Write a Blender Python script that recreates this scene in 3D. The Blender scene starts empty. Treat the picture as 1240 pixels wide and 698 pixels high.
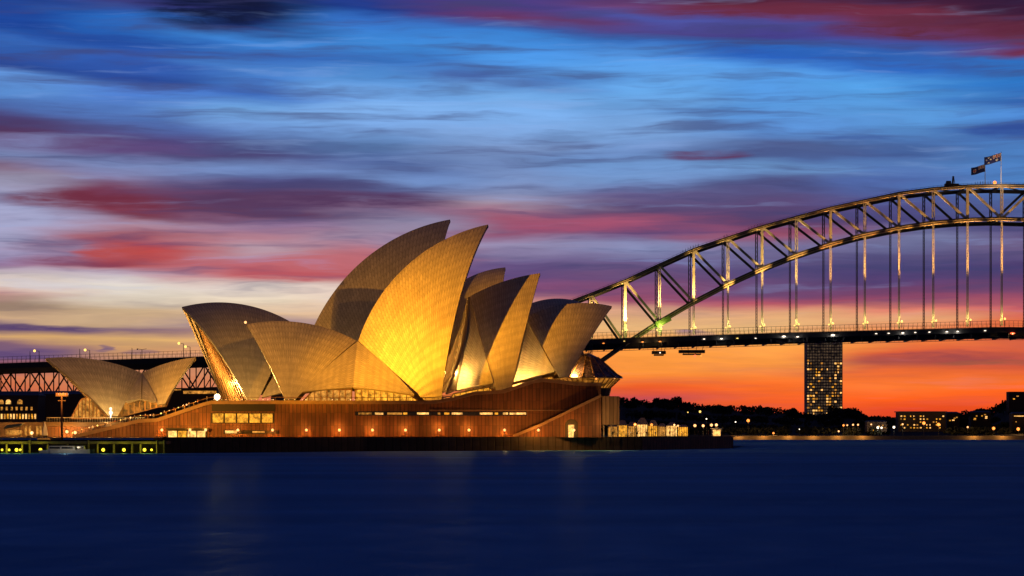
import bpy, math, random
import numpy as np
from mathutils import Vector
rnd = random.Random(7)
R_ = math.radians
sc = bpy.context.scene

# ------------------------------------------------------------------ camera
FOC, HOR, CZ = 3000.0, 526.0, 4.2          # focal length and horizon row in photo pixels (1240 wide), eye height in m
cam = bpy.data.cameras.new('camera'); camo = bpy.data.objects.new('camera', cam)
sc.collection.objects.link(camo); sc.camera = camo
camo.location = (0, 0, CZ); camo.rotation_euler = (R_(90), 0, 0)
cam.sensor_width = 36; cam.lens = 36 * FOC / 1240
cam.shift_y = (HOR - 349) / 1240
cam.clip_start = 1; cam.clip_end = 30000
sc.view_settings.view_transform = 'Standard'; sc.view_settings.look = 'None'
sc.view_settings.exposure = 0.0; sc.view_settings.gamma = 1.0
sc.cycles.use_denoising = True
sc.cycles.sample_clamp_indirect = 4
sc.cycles.max_bounces = 5
sc.cycles.use_light_tree = True

def lin(c):
    c = np.array(c, float) / 255
    return tuple(float(v) for v in np.where(c <= .04045, c / 12.92, ((c + .055) / 1.055) ** 2.4))

# ------------------------------------------------------------------ node helper
class NT:
    def __init__(s, tree): s.t = tree; s.n = tree.nodes; s.l = tree.links
    def new(s, typ, **kw):
        n = s.n.new(typ)
        for k, v in kw.items():
            if hasattr(n, k): setattr(n, k, v)
        return n
    def put(s, sock, v):
        if v is None: return
        if isinstance(v, bpy.types.NodeSocket): s.l.new(v, sock)
        else: sock.default_value = v
    def m(s, op, a, b=None, c=None, clamp=False):
        n = s.n.new('ShaderNodeMath'); n.operation = op; n.use_clamp = clamp
        s.put(n.inputs[0], a); s.put(n.inputs[1], b); s.put(n.inputs[2], c)
        return n.outputs[0]
    def mr(s, v, a, b, c=0., d=1., smooth=False):
        n = s.n.new('ShaderNodeMapRange'); n.clamp = True
        if smooth: n.interpolation_type = 'SMOOTHSTEP'
        for i, x in enumerate((v, a, b, c, d)): s.put(n.inputs[i], x)
        return n.outputs[0]
    def xyz(s, x, y, z=0.):
        n = s.n.new('ShaderNodeCombineXYZ')
        for i, v in enumerate((x, y, z)): s.put(n.inputs[i], v)
        return n.outputs[0]
    def sep(s, v):
        n = s.n.new('ShaderNodeSeparateXYZ'); s.put(n.inputs[0], v); return n.outputs
    def noise(s, vec, scale, detail=3., rough=.5):
        n = s.n.new('ShaderNodeTexNoise'); s.put(n.inputs['Vector'], vec)
        n.inputs['Scale'].default_value = scale; n.inputs['Detail'].default_value = detail; n.inputs['Roughness'].default_value = rough
        return n.outputs[0]
    def mix(s, f, a, b, mode='MIX'):
        n = s.n.new('ShaderNodeMix'); n.data_type = 'RGBA'; n.blend_type = mode
        s.put(n.inputs[0], f); s.put(n.inputs[6], a); s.put(n.inputs[7], b)
        return n.outputs[2]
    def ramp(s, f, stops):
        n = s.n.new('ShaderNodeValToRGB'); e = n.color_ramp.elements
        while len(e) > 1: e.remove(e[-1])
        e[0].position = stops[0][0]; e[0].color = (*stops[0][1], 1)
        for p, c in stops[1:]:
            q = e.new(p); q.color = (*c, 1)
        s.put(n.inputs[0], f); return n.outputs[0]

# ------------------------------------------------------------------ dusk sky
COLS = {
 0: [(0,30,55,125),(20,32,68,150),(45,30,70,155),(60,55,105,185),(80,45,80,160),(88,42,68,140),(97,98,150,222),(120,90,140,208),(135,75,105,170),(152,75,65,115),(168,85,50,85),(176,120,115,160),(195,120,135,180),(208,130,105,130),(225,150,145,170),(248,160,163,200),(300,168,165,198),(325,145,120,160),(338,205,190,190),(348,225,208,196),(358,200,150,145),(372,152,127,110),(386,205,168,132),(393,120,95,120),(402,85,65,110),(410,218,170,112),(420,130,95,115),(434,100,78,122),(460,215,120,80),(526,230,85,35)],
 155: [(0,32,50,110),(14,60,60,130),(35,42,112,200),(58,36,78,160),(80,50,92,178),(103,42,72,150),(112,80,130,215),(135,82,122,192),(155,80,110,175),(178,82,72,125),(188,98,75,125),(203,125,142,192),(220,130,125,165),(234,118,60,85),(250,128,58,76),(266,120,58,78),(277,170,135,155),(290,165,85,95),(305,190,74,72),(320,172,80,86),(331,190,172,188),(345,232,222,212),(362,222,208,190),(378,200,170,135),(392,208,172,132),(400,120,92,118),(410,228,178,110),(430,200,145,105),(526,230,85,35)],
 310: [(0,18,28,62),(25,22,30,75),(40,30,55,120),(55,65,135,215),(75,55,105,185),(95,75,130,205),(116,62,108,190),(138,115,170,230),(160,110,150,210),(178,75,90,140),(192,75,68,115),(207,112,138,192),(220,80,80,130),(238,92,64,100),(262,96,60,90),(275,145,115,150),(290,178,125,140),(305,188,158,172),(318,185,105,115),(335,190,92,98),(350,228,212,202),(365,238,218,190),(382,228,190,150),(392,130,110,140),(404,225,170,120),(526,230,85,35)],
 465: [(0,40,55,130),(15,33,62,142),(30,55,115,200),(55,65,140,220),(78,58,112,188),(100,85,145,215),(130,130,180,240),(160,125,170,230),(180,85,115,165),(200,80,100,155),(220,115,145,200),(240,85,65,105),(255,128,100,130),(270,140,132,162),(290,165,140,165),(310,188,110,120),(335,190,95,100),(355,230,205,190),(400,230,180,130),(526,230,85,35)],
 620: [(0,70,60,130),(12,75,60,130),(27,105,55,98),(38,60,88,160),(46,60,130,210),(75,80,155,235),(98,72,115,185),(115,115,170,230),(150,130,178,238),(175,125,155,205),(200,110,135,185),(220,125,150,200),(235,132,142,182),(248,160,140,160),(262,162,88,112),(280,140,80,110),(295,150,140,175),(315,115,100,145),(335,105,75,120),(352,145,80,118),(372,215,155,130),(395,230,175,120),(420,250,155,70),(526,235,85,40)],
 775: [(0,75,48,98),(14,108,65,115),(28,75,85,165),(42,78,68,138),(50,55,105,185),(80,90,160,235),(110,105,170,235),(130,105,158,218),(160,125,168,224),(184,112,145,200),(200,112,152,208),(222,116,152,206),(236,100,92,138),(255,90,70,110),(268,165,84,112),(284,115,75,118),(300,138,145,186),(318,105,92,136),(340,108,74,115),(362,155,80,108),(374,222,165,132),(395,232,182,122),(420,255,160,70),(450,255,150,60),(470,238,92,40),(484,200,78,80),(526,190,70,70)],
 930: [(0,55,26,50),(12,80,34,58),(22,112,46,66),(34,78,75,150),(50,70,62,138),(60,45,100,180),(78,42,96,188),(92,85,155,230),(130,90,155,225),(160,95,150,220),(182,80,98,148),(196,80,102,152),(208,112,158,212),(224,85,95,145),(245,90,75,120),(270,95,65,105),(288,155,80,104),(304,118,112,152),(330,90,75,120),(355,110,70,110),(368,190,90,104),(380,228,168,122),(398,236,186,122),(420,255,165,75),(445,255,150,65),(465,250,112,42),(484,246,98,38),(526,220,70,50)],
 1085: [(0,55,28,58),(13,65,30,58),(24,112,46,68),(40,118,50,80),(52,75,72,150),(72,48,98,180),(92,48,105,192),(108,85,160,230),(150,90,150,215),(175,75,112,172),(190,66,90,146),(204,88,124,184),(222,80,108,172),(248,80,85,140),(270,80,70,120),(290,118,122,162),(310,85,80,125),(340,80,65,115),(364,145,72,100),(378,225,130,110),(390,232,168,120),(412,252,135,62),(428,225,95,60),(440,165,80,72),(450,232,105,50),(470,255,122,50),(486,255,95,30),(498,228,72,38),(526,220,60,30)],
 1240: [(0,20,28,60),(14,28,30,64),(24,62,30,60),(45,76,30,54),(58,112,42,58),(76,112,45,75),(84,48,110,190),(110,48,120,200),(134,52,95,168),(148,82,142,216),(164,52,84,156),(180,76,126,192),(228,76,126,190),(250,80,108,165),(275,80,75,125),(300,110,95,135),(330,75,60,110),(355,122,70,105),(378,195,90,100),(394,228,112,68),(415,230,105,60),(438,192,82,68),(448,215,90,60),(462,250,112,45),(482,255,95,25),(500,240,80,30),(526,230,60,20)],
}
world = bpy.data.worlds.new('World'); sc.world = world; world.use_nodes = True
w = NT(world.node_tree)
for n in list(w.n): w.n.remove(n)
tc = w.new('ShaderNodeTexCoord')
dx, dy, dz = w.sep(tc.outputs['Generated'])
azim = w.m('ARCTAN2', dx, dy)                      # azimuth, 0 towards the setting sun's side of the harbour
u = w.m('MULTIPLY_ADD', azim, FOC, 620.)           # angular units of 1/3000 rad
elev = w.m('ARCSINE', w.m('MINIMUM', w.m('MAXIMUM', dz, -1.), 1.))
v0 = w.m('MULTIPLY_ADD', elev, -FOC, HOR)
# wind-drawn warp: long flat noise shifts the cloud layers up and down
q1 = w.xyz(w.m('MULTIPLY', u, 1 / 260.), w.m('MULTIPLY', v0, 1 / 34.), 3.1)
q2 = w.xyz(w.m('MULTIPLY', u, 1 / 90.), w.m('MULTIPLY', v0, 1 / 9.), 7.7)
n1 = w.m('SUBTRACT', w.noise(q1, 1., 3., .55), .5)
n2 = w.m('SUBTRACT', w.noise(q2, 1., 3., .6), .5)
q4 = w.xyz(w.m('MULTIPLY', u, 1 / 300.), w.m('MULTIPLY', v0, 1 / 26.), 31.)
n4 = w.m('SUBTRACT', w.noise(q4, 1., 3., .55), .5)
wamp = w.mr(v0, 480., 380., .25, 1.)
v1 = w.m('ADD', v0, w.m('MULTIPLY', wamp, w.m('ADD', w.m('MULTIPLY', n1, 26.), w.m('MULTIPLY', n2, 9.))))
uu = w.m('ADD', u, w.m('MULTIPLY', n4, 260.))
SH = .085
def shear(v, x): return v - SH * x * max(0., 1 - v / 250.)
k = w.m('MAXIMUM', w.m('MULTIPLY_ADD', v1, -1 / 250., 1.), 0.)
vs = w.m('SUBTRACT', v1, w.m('MULTIPLY', k, w.m('MULTIPLY', w.m('MAXIMUM', w.m('MINIMUM', u, 1240.), 0.), SH)))
LO, HI = -140., 540.
f = w.m('DIVIDE', w.m('SUBTRACT', vs, LO), HI - LO)
xs = sorted(COLS); col = None
for i, x in enumerate(xs):
    stops = [((shear(p[0], x) - LO) / (HI - LO), lin(p[1:])) for p in COLS[x]]
    c = w.ramp(f, stops[:32])
    if col is None: col = c
    else: col = w.mix(w.mr(uu, float(xs[i - 1]), float(x), smooth=True), col, c)
# thin fibres in the clouds
q3 = w.xyz(w.m('MULTIPLY', u, 1 / 120.), w.m('MULTIPLY', v1, 1 / 9.), 1.3)
fib = w.mr(w.noise(q3, 1., 4., .6),   .3, .7, .92, 1.08)
col = w.mix(1., col, w.xyz(fib, fib, fib), 'MULTIPLY')
q6 = w.xyz(w.m('MULTIPLY', u, 1 / 250.), w.m('MULTIPLY', v1, 1 / 17.), 21.)
sn = w.noise(q6, 1., 4., .58)
sky_up = w.mr(v0, 395., 330., .25, 1.)
col = w.mix(w.m('MULTIPLY', sky_up, w.mr(sn, .46, .74, 0., .66, smooth=True)), col, (*lin((66, 66, 112)), 1))
col = w.mix(w.m('MULTIPLY', sky_up, w.mr(sn, .44, .28, 0., .22, smooth=True)), col, (*lin((150, 180, 235)), 1))
# individual drawn-out clouds: (azimuth, height, half length, half height, colour, strength)
BL = [(115,246,120,13,(112,46,66),.85),(95,318,80,7,(120,50,78),.6),(140,308,52,12,(184,76,74),.85),(60,398,85,5,(84,62,108),.85),
      (390,246,190,12,(84,56,92),.85),(900,22,150,10,(106,44,66),.85),(1130,44,150,16,(98,44,66),.9),(1235,22,90,14,(52,28,56),.8),(350,336,80,10,(190,88,96),.75),(255,20,95,24,(18,24,55),.85),(45,432,60,8,(98,74,118),.8),
      (855,192,62,7,(98,52,88),.75),(560,98,45,9,(70,96,160),.6),(980,190,90,7,(74,90,142),.6),(1215,165,60,8,(50,76,150),.7),
      (1140,433,110,8,(168,76,72),.95),(1190,441,70,5,(140,90,70),.6),(620,330,90,14,(105,75,125),.5),(700,275,110,9,(168,82,112),.6),(130,58,150,7,(36,74,156),.6),
      (835,402,22,5,(120,95,140),.7),(130,423,12,6,(98,78,122),.7),(170,428,20,4,(120,90,118),.6),(80,180,130,8,(90,56,100),.5),(30,268,45,12,(168,170,206),.7),
      (700,165,60,6,(105,140,190),.5),(1030,172,55,5,(60,84,150),.5)]
q5 = w.xyz(w.m('MULTIPLY', u, 1 / 70.), w.m('MULTIPLY', v1, 1 / 7.), 11.)
brk = w.mr(w.noise(q5, 1., 4., .6), .36, .60, .35, 1.)
for (cx, cy, a, b, c, s_) in BL:
    ex = w.m('DIVIDE', w.m('SUBTRACT', w.m('ADD', u, w.m('MULTIPLY', n2, 70.)), float(cx)), float(a))
    ey = w.m('DIVIDE', w.m('SUBTRACT', w.m('ADD', v0, w.m('ADD', w.m('MULTIPLY', n1, 16.), w.m('MULTIPLY', n2, 10.))), float(cy)), float(b))
    d2 = w.m('ADD', w.m('MULTIPLY', ex, ex), w.m('MULTIPLY', ey, ey))
    col = w.mix(w.m('MULTIPLY', brk, w.mr(d2, .15, 1.25, min(1., s_ * 1.1), 0., smooth=True)), col, (*lin(c), 1))
# overhead the sky goes to deep blue, behind the viewer to dusk blue
deep = lin((26, 36, 78))
col = w.mix(w.mr(v0, -80., -420., 0., 1.), col, (*deep, 1))
col = w.mix(w.mr(w.m('ABSOLUTE', azim), .5, 1.2, 0., 1.), col, (*lin((36, 33, 50)), 1))
sky = w.new('ShaderNodeTexSky'); sky.sky_type = 'NISHITA'; sky.sun_disc = False; sky.sun_elevation = R_(-2.); sky.sun_rotation = R_(8)
bgA = w.new('ShaderNodeBackground'); w.put(bgA.inputs[0], col); bgA.inputs[1].default_value = 1.0
bgB = w.new('ShaderNodeBackground'); w.put(bgB.inputs[0], sky.outputs[0]); bgB.inputs[1].default_value = .05
add = w.new('ShaderNodeAddShader'); w.l.new(bgA.outputs[0], add.inputs[0]); w.l.new(bgB.outputs[0], add.inputs[1])
out = w.new('ShaderNodeOutputWorld'); w.l.new(bgA.outputs[0], out.inputs[0])

# ------------------------------------------------------------------ materials
def material(name):
    mt = bpy.data.materials.new(name); mt.use_nodes = True
    t = NT(mt.node_tree); b = t.n['Principled BSDF']
    return mt, t, b
def plain(name, c, rough=.6, metal=0., var=.25, scale=1.5, bump=0., spec=.5):
    mt, t, b = material(name)
    co = t.new('ShaderNodeTexCoord').outputs['Object']
    n = t.noise(co, scale, 5., .6)
    k_ = t.mr(n, .3, .7, 1 - var, 1 + var)
    t.put(b.inputs['Base Color'], t.mix(1., (*c, 1), t.xyz(k_, k_, k_), 'MULTIPLY'))
    t.put(b.inputs['Roughness'], t.mr(n, .2, .8, max(0, rough - .1), min(1, rough + .1)))
    b.inputs['Metallic'].default_value = metal; b.inputs['Specular IOR Level'].default_value = spec
    if bump:
        bn = t.new('ShaderNodeBump'); bn.inputs['Strength'].default_value = bump; t.put(bn.inputs['Height'], n); t.put(b.inputs['Normal'], bn.outputs[0])
    return mt
def emit(name, c, s, var=0., scale=1.):
    mt, t, b = material(name)
    b.inputs['Base Color'].default_value = (.02, .02, .02, 1)
    b.inputs['Emission Color'].default_value = (*c, 1); b.inputs['Emission Strength'].default_value = s
    if var:
        co = t.new('ShaderNodeTexCoord').outputs['Object']
        k_ = t.mr(t.noise(co, scale, 4., .7), .35, .68, s * (1 - var), s * (1 + var))
        t.put(b.inputs['Emission Strength'], k_)
    return mt
def tile_mat():
    """glazed cream tiles in fanned lids: UV.x counts ribs, UV.y counts lids up the rib"""
    mt, t, b = material('shell_tiles')
    uv = t.sep(t.new('ShaderNodeUVMap').outputs[0]); uv = (t.m('MULTIPLY', uv[0], 1.5), uv[1])
    fx = t.m('FRACT', uv[0]); fy = t.m('FRACT', t.m('ADD', uv[1], t.m('MULTIPLY', t.m('ABSOLUTE', t.m('SUBTRACT', fx, .5)), 1.1)))
    ex = t.m('ABSOLUTE', t.m('SUBTRACT', fx, .5)); ey = t.m('ABSOLUTE', t.m('SUBTRACT', fy, .5))
    line = t.m('MAXIMUM', t.mr(ex, .40, .49), t.m('MULTIPLY', t.mr(ey, .40, .49), .8))
    wn = t.new('ShaderNodeTexWhiteNoise'); wn.noise_dimensions = '2D'
    t.put(wn.inputs['Vector'], t.xyz(t.m('FLOOR', uv[0]), t.m('FLOOR', t.m('ADD', uv[1], t.m('MULTIPLY', ex, 1.1)))))
    rv = t.mr(wn.outputs[0], 0., 1., .86, 1.08)
    co = t.new('ShaderNodeTexCoord').outputs['Object']
    n = t.noise(co, .12, 6., .65); n2_ = t.noise(co, 1.7, 3., .6)
    st = t.m('MULTIPLY', t.mr(n, .3, .7, .84, 1.06), t.mr(n2_, .3, .7, .92, 1.06))
    kk = t.m('MULTIPLY', rv, st)
    c = t.mix(line, (.64, .60, .50, 1), (.30, .265, .20, 1))
    t.put(b.inputs['Base Color'], t.mix(1., c, t.xyz(kk, kk, kk), 'MULTIPLY'))
    t.put(b.inputs['Roughness'], t.mr(wn.outputs[0], 0., 1., .34, .5))
    bn = t.new('ShaderNodeBump'); bn.inputs['Strength'].default_value = .35; bn.inputs['Distance'].default_value = .06
    t.put(bn.inputs['Height'], t.m('SUBTRACT', 1., line)); t.put(b.inputs['Normal'], bn.outputs[0])
    return mt
def panel_mat(name, c, pw=1.25, ph=3.2, rough=.65):
    """reconstituted granite slabs: tall vertical panels with open joints, weather streaks; coordinates in metres along the wall"""
    mt, t, b = material(name)
    uv = t.sep(t.new('ShaderNodeUVMap').outputs[0])
    a = t.m('DIVIDE', uv[0], pw); h = t.m('DIVIDE', uv[1], ph)
    ex = t.m('ABSOLUTE', t.m('SUBTRACT', t.m('FRACT', a), .5)); ey = t.m('ABSOLUTE', t.m('SUBTRACT', t.m('FRACT', h), .5))
    line = t.m('MAXIMUM', t.m('MULTIPLY', t.mr(ex, .38, .46), .95), t.m('MULTIPLY', t.mr(ey, .475, .49), .5))
    wn = t.new('ShaderNodeTexWhiteNoise'); wn.noise_dimensions = '2D'; t.put(wn.inputs['Vector'], t.xyz(t.m('FLOOR', a), t.m('FLOOR', h)))
    streak = t.noise(t.xyz(t.m('MULTIPLY', uv[0], 1.6), t.m('MULTIPLY', uv[1], .12)), 1., 4., .6)
    big = t.noise(t.xyz(uv[0], uv[1]), .09, 4., .6)
    kk = t.m('MULTIPLY', t.m('MULTIPLY', t.mr(wn.outputs[0], 0., 1., .72, 1.22), t.mr(streak, .3, .7, .7, 1.2)), t.mr(big, .3, .7, .75, 1.15))
    cc = t.mix(line, (*c, 1), (c[0] * .25, c[1] * .25, c[2] * .25, 1))
    t.put(b.inputs['Base Color'], t.mix(1., cc, t.xyz(kk, kk, kk), 'MULTIPLY'))
    b.inputs['Roughness'].default_value = rough
    bn = t.new('ShaderNodeBump'); bn.inputs['Strength'].default_value = .6; bn.inputs['Distance'].default_value = .1
    t.put(bn.inputs['Height'], t.m('SUBTRACT', 1., line)); t.put(b.inputs['Normal'], bn.outputs[0])
    return mt
def foliage_mat(name, c):
    mt, t, b = material(name)
    co = t.new('ShaderNodeTexCoord').outputs['Object']
    n = t.noise(co, .35, 4., .7)
    t.put(b.inputs['Base Color'], t.mix(t.mr(n, .35, .65), (c[0] * .5, c[1] * .5, c[2] * .5, 1), (c[0] * 1.5, c[1] * 1.5, c[2] * 1.4, 1)))
    b.inputs['Roughness'].default_value = .8
    return mt
def water_mat():
    mt, t, b = material('harbour_water')
    t.n.remove(b)
    o = [n for n in t.n if n.type == 'OUTPUT_MATERIAL'][0]
    g = t.sep(t.new('ShaderNodeNewGeometry').outputs['Position'])
    p = t.xyz(t.m('MULTIPLY', g[0], .35), t.m('MULTIPLY', g[1], .16)); p2 = t.xyz(t.m('MULTIPLY', g[0], .012), t.m('MULTIPLY', g[1], .035))
    n = t.noise(p, 1., 5., .6); nb = t.noise(p2, 1., 3., .5)
    bn = t.new('ShaderNodeBump'); bn.inputs['Strength'].default_value = .5; bn.inputs['Distance'].default_value = .35; t.put(bn.inputs['Height'], n)
    dif = t.new('ShaderNodeBsdfDiffuse'); t.put(dif.inputs[0], t.mix(t.mr(nb, .3, .7), (.028, .18, .44, 1), (.09, .36, .80, 1))); 
    gl = t.new('ShaderNodeBsdfGlossy'); gl.inputs[0].default_value = (.30, .55, 1., 1); t.put(gl.inputs['Roughness'], t.mr(n, .3, .7, .34, .50)); t.put(gl.inputs['Normal'], bn.outputs[0])
    mx = t.new('ShaderNodeMixShader'); mx.inputs[0].default_value = .17
    t.l.new(dif.outputs[0], mx.inputs[1]); t.l.new(gl.outputs[0], mx.inputs[2]); t.l.new(mx.outputs[0], o.inputs[0])
    return mt

M = dict(
    tile=tile_mat(),
    concrete=plain('ribbed_concrete', (.42, .33, .24), .7, var=.15, bump=.2),
    podium=panel_mat('granite_panels', (.125, .048, .022), .95, 3.2),
    podium_pale=panel_mat('granite_panels_pale', (.30, .18, .10), 1.1, 12.),
    coping=plain('coping_stone', (.20, .13, .08), .6, scale=.6),
    paving=plain('promenade_paving', (.22, .15, .11), .7, scale=.5, var=.3),
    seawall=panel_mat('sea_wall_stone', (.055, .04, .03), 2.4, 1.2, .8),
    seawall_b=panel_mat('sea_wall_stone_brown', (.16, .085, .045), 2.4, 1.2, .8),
    bronze=plain('bronze_mullions', (.26, .14, .06), .4, .6),
    bronze_roof=plain('bronze_glass_roof', (.10, .07, .09), .28, .8, scale=.8),
    dark=plain('dark_recess', (.012, .010, .010), .6),
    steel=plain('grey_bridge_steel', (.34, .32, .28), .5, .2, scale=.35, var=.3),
    steel_chord=plain('chord_steel', (.30, .25, .18), .5, .2, scale=.3, var=.35),
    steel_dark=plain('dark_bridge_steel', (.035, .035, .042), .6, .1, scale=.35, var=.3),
    steel_green=plain('green_lit_steel', (.09, .16, .04), .5, .1),
    sandstone=plain('sandstone', (.34, .22, .12), .8, scale=.8, bump=.3),
    brick=plain('dark_brick', (.07, .045, .035), .8, scale=.8),
    slate=plain('slate_roof', (.05, .06, .10), .6),
    timber=plain('wet_timber', (.13, .10, .06), .8, scale=3),
    white=plain('white_paint', (.62, .62, .60), .4, scale=2, var=.1),
    canvas=plain('canvas', (.36, .27, .26), .8),
    green=plain('green_canvas', (.10, .14, .06), .8),
    blue=plain('blue_cloth', (.02, .03, .16), .8), red=plain('red_cloth', (.45, .03, .03), .8),
    pole=plain('brown_pole', (.28, .12, .05), .5, scale=2),
    concrete_dark=plain('tower_concrete', (.30, .26, .26), .8, scale=.4),
    asphalt=plain('asphalt', (.05, .05, .05), .9),
    earth=plain('shore_ground', (.022, .022, .016), .9, scale=.05),
    leaf=foliage_mat('dark_foliage', (.022, .028, .020)), bark=plain('bark', (.05, .035, .025), .9),
    water=water_mat(),
    lamp=emit('lamp_warm', (1., .44, .16), 2.2), lamp_o=emit('lamp_orange', (1., .26, .04), 2.2), lamp_w=emit('lamp_white', (1., .80, .60), 2.4),
    lamp_y=emit('lamp_yellow_green', (.85, .62, .03), 2.6), lamp_yw=emit('lamp_pale_yellow', (1., .62, .14), 2.0), lamp_r=emit('lamp_red_orange', (1., .13, .04), 2.4),
    win=emit('lit_window', (1., .40, .03), .95, .85, .8), win_hot=emit('bright_window', (1., .50, .13), 1.35, .7, 1.1),
    win_dim=emit('dim_window', (1., .40, .06), .55, .9, .7), win_far=emit('far_window', (1., .50, .14), 1.5),
    faint=emit('faint_window', (1., .62, .36), .06, .98, .35),
    glass=plain('dark_glass', (.02, .025, .04), .12, spec=.8),
    foyer=emit('lit_foyer_glass', (1., .36, .04), .32, .9, .5),
    skin=plain('skin', (.45, .28, .20), .6), cloth_a=plain('dark_clothes', (.04, .04, .06), .9), cloth_b=plain('pale_clothes', (.45, .42, .38), .9), cloth_c=plain('red_clothes', (.30, .06, .05), .9), hair=plain('dark_hair', (.02, .015, .01), .7),
)

# ------------------------------------------------------------------ object helpers
C = sc.collection
def at(px, py, Y): return np.array([(px - 620) / FOC * Y, Y, CZ + (HOR - py) / FOC * Y])
class MB:
    def __init__(s): s.v = []; s.f = []; s.mi = []; s.uv = []
    def add(s, vs, fs, mi=0, uvs=None):
        o = len(s.v); s.v += [tuple(map(float, p)) for p in vs]
        for j, q in enumerate(fs):
            s.f.append([o + i for i in q]); s.mi.append(mi); s.uv.append([uvs[i] for i in q] if uvs is not None else [(0, 0)] * len(q))
        return s
    def box(s, c, sz, ax=None, mi=0, taper=1.):
        """box centred at c with half sizes sz along the axes ax"""
        c = np.array(c, float); A = ax if ax is not None else np.eye(3); P = []
        for z in (-1, 1):
            k_ = taper if z > 0 else 1.
            for x, y in ((-1, -1), (1, -1), (1, 1), (-1, 1)):
                P.append(c + A[0] * sz[0] * x * k_ + A[1] * sz[1] * y * k_ + A[2] * sz[2] * z)
        return s.add(P, [(0, 3, 2, 1), (4, 5, 6, 7), (0, 1, 5, 4), (1, 2, 6, 5), (2, 3, 7, 6), (3, 0, 4, 7)], mi)
    def bar(s, a, b, wd, hd=None, up=(0, 0, 1), mi=0):
        a = np.array(a, float); b = np.array(b, float); hd = hd or wd; d = b - a; L = np.linalg.norm(d); d /= L
        x = np.cross(d, up); n = np.linalg.norm(x); x = x / n if n > 1e-5 else np.array([1., 0, 0]); y = np.cross(x, d)
        return s.box((a + b) / 2, (wd / 2, hd / 2, L / 2), np.array([x, y, d]), mi)
    def tube(s, a, b, r0, r1=None, n=8, mi=0):
        a = np.array(a, float); b = np.array(b, float); r1 = r0 if r1 is None else r1; d = b - a; d /= np.linalg.norm(d)
        x = np.cross(d, (0, 0, 1.)); x = np.array([1., 0, 0]) if np.linalg.norm(x) < 1e-4 else x / np.linalg.norm(x); y = np.cross(d, x)
        P = [p + (x * math.cos(2 * math.pi * i / n) + y * math.sin(2 * math.pi * i / n)) * r for p, r in ((a, r0), (b, r1)) for i in range(n)]
        return s.add(P, [(i, (i + 1) % n, n + (i + 1) % n, n + i) for i in range(n)] + [tuple(range(n))[::-1], tuple(range(n, 2 * n))], mi)
    def lathe(s, c, prof, n=16, mi=0):
        c = np.array(c, float); P = [c + np.array([r * math.cos(2 * math.pi * i / n), r * math.sin(2 * math.pi * i / n), z]) for r, z in prof for i in range(n)]
        F = [(j * n + i, j * n + (i + 1) % n, (j + 1) * n + (i + 1) % n, (j + 1) * n + i) for j in range(len(prof) - 1) for i in range(n)]
        F += [tuple(range(n))[::-1], tuple(range((len(prof) - 1) * n, len(prof) * n))]
        return s.add(P, F, mi)
    def ball(s, c, r, n=10, mi=0, sz=1.):
        return s.lathe(c, [(max(.02 * r, r * math.sin(math.pi * j / 6)), -r * sz * math.cos(math.pi * j / 6)) for j in range(7)], n, mi)
    def prism(s, poly, depth, mi=0, uvs=None):
        """extrude a 3-D polygon by the vector depth; side UVs follow"""
        n = len(poly); P = [np.array(p, float) for p in poly] + [np.array(p, float) + depth for p in poly]
        U = list(uvs) + list(uvs) if uvs is not None else None
        return s.add(P, [tuple(range(n)), tuple(range(n, 2 * n))[::-1]] + [(i, i + n, (i + 1) % n + n, (i + 1) % n) for i in range(n)], mi, U)
    def build(s, name, mats, parent=None, smooth=False, loc=None):
        me = bpy.data.meshes.new(name)
        off = np.array(loc if loc is not None else (0, 0, 0), float)
        me.from_pydata([tuple(np.array(p) - off) for p in s.v], [], s.f)
        for m_ in (mats if isinstance(mats, (list, tuple)) else [mats]): me.materials.append(m_)
        uvl = me.uv_layers.new(name='UVMap')
        flat = [c for q in s.uv for p in q for c in p]
        if len(flat) == len(uvl.data) * 2: uvl.data.foreach_set('uv', flat)
        me.polygons.foreach_set('material_index', s.mi)
        if smooth: me.polygons.foreach_set('use_smooth', [True] * len(me.polygons))
        me.validate(); me.update()
        ob = bpy.data.objects.new(name, me); C.objects.link(ob)
        if parent is not None:
            ob.parent = parent
            # geometry is written in world metres: keep it there under the parent
            acc = np.array(parent['_o']) if '_o' in parent.keys() else np.zeros(3)
            ob.location = tuple(off - acc); ob['_o'] = [float(x) for x in off]
        else:
            ob.location = tuple(off); ob['_o'] = [float(x) for x in off]
        return ob
def tag(o, label=None, cat=None, group=None, kind=None):
    if label: o['label'] = label
    if cat: o['category'] = cat
    if group: o['group'] = group
    if kind: o['kind'] = kind
    return o
def thing(name, loc, label, cat, group=None):
    o = bpy.data.objects.new(name, None); C.objects.link(o); o.location = tuple(float(x) for x in loc); o.empty_display_size = .5
    o['_o'] = [float(x) for x in loc]
    return tag(o, label, cat, group)
def lamp(name, typ, loc, energy, color, parent=None, size=.2, target=None, spot=60, blend=.4):
    l = bpy.data.lights.new(name, typ); l.energy = energy; l.color = color; l.shadow_soft_size = size
    if typ == 'SPOT': l.spot_size = R_(spot); l.spot_blend = blend
    o = bpy.data.objects.new(name, l); C.objects.link(o)
    off = np.array(parent['_o']) if parent is not None else np.zeros(3)
    if parent is not None: o.parent = parent
    o.location = tuple(np.array(loc) - off)
    if target is not None: o.rotation_euler = (Vector(target) - Vector(loc)).to_track_quat('-Z', 'Y').to_euler()
    return o
def copy_tree(root, delta, label=None):
    d = Vector([float(x) for x in delta])
    def rec(o, par):
        c = o.copy(); C.objects.link(c); c.parent = par
        if par is None: c.location = o.location + d
        for ch in list(o.children): rec(ch, c)
        return c
    c = rec(root, None)
    if label: c['label'] = label
    return c
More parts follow.
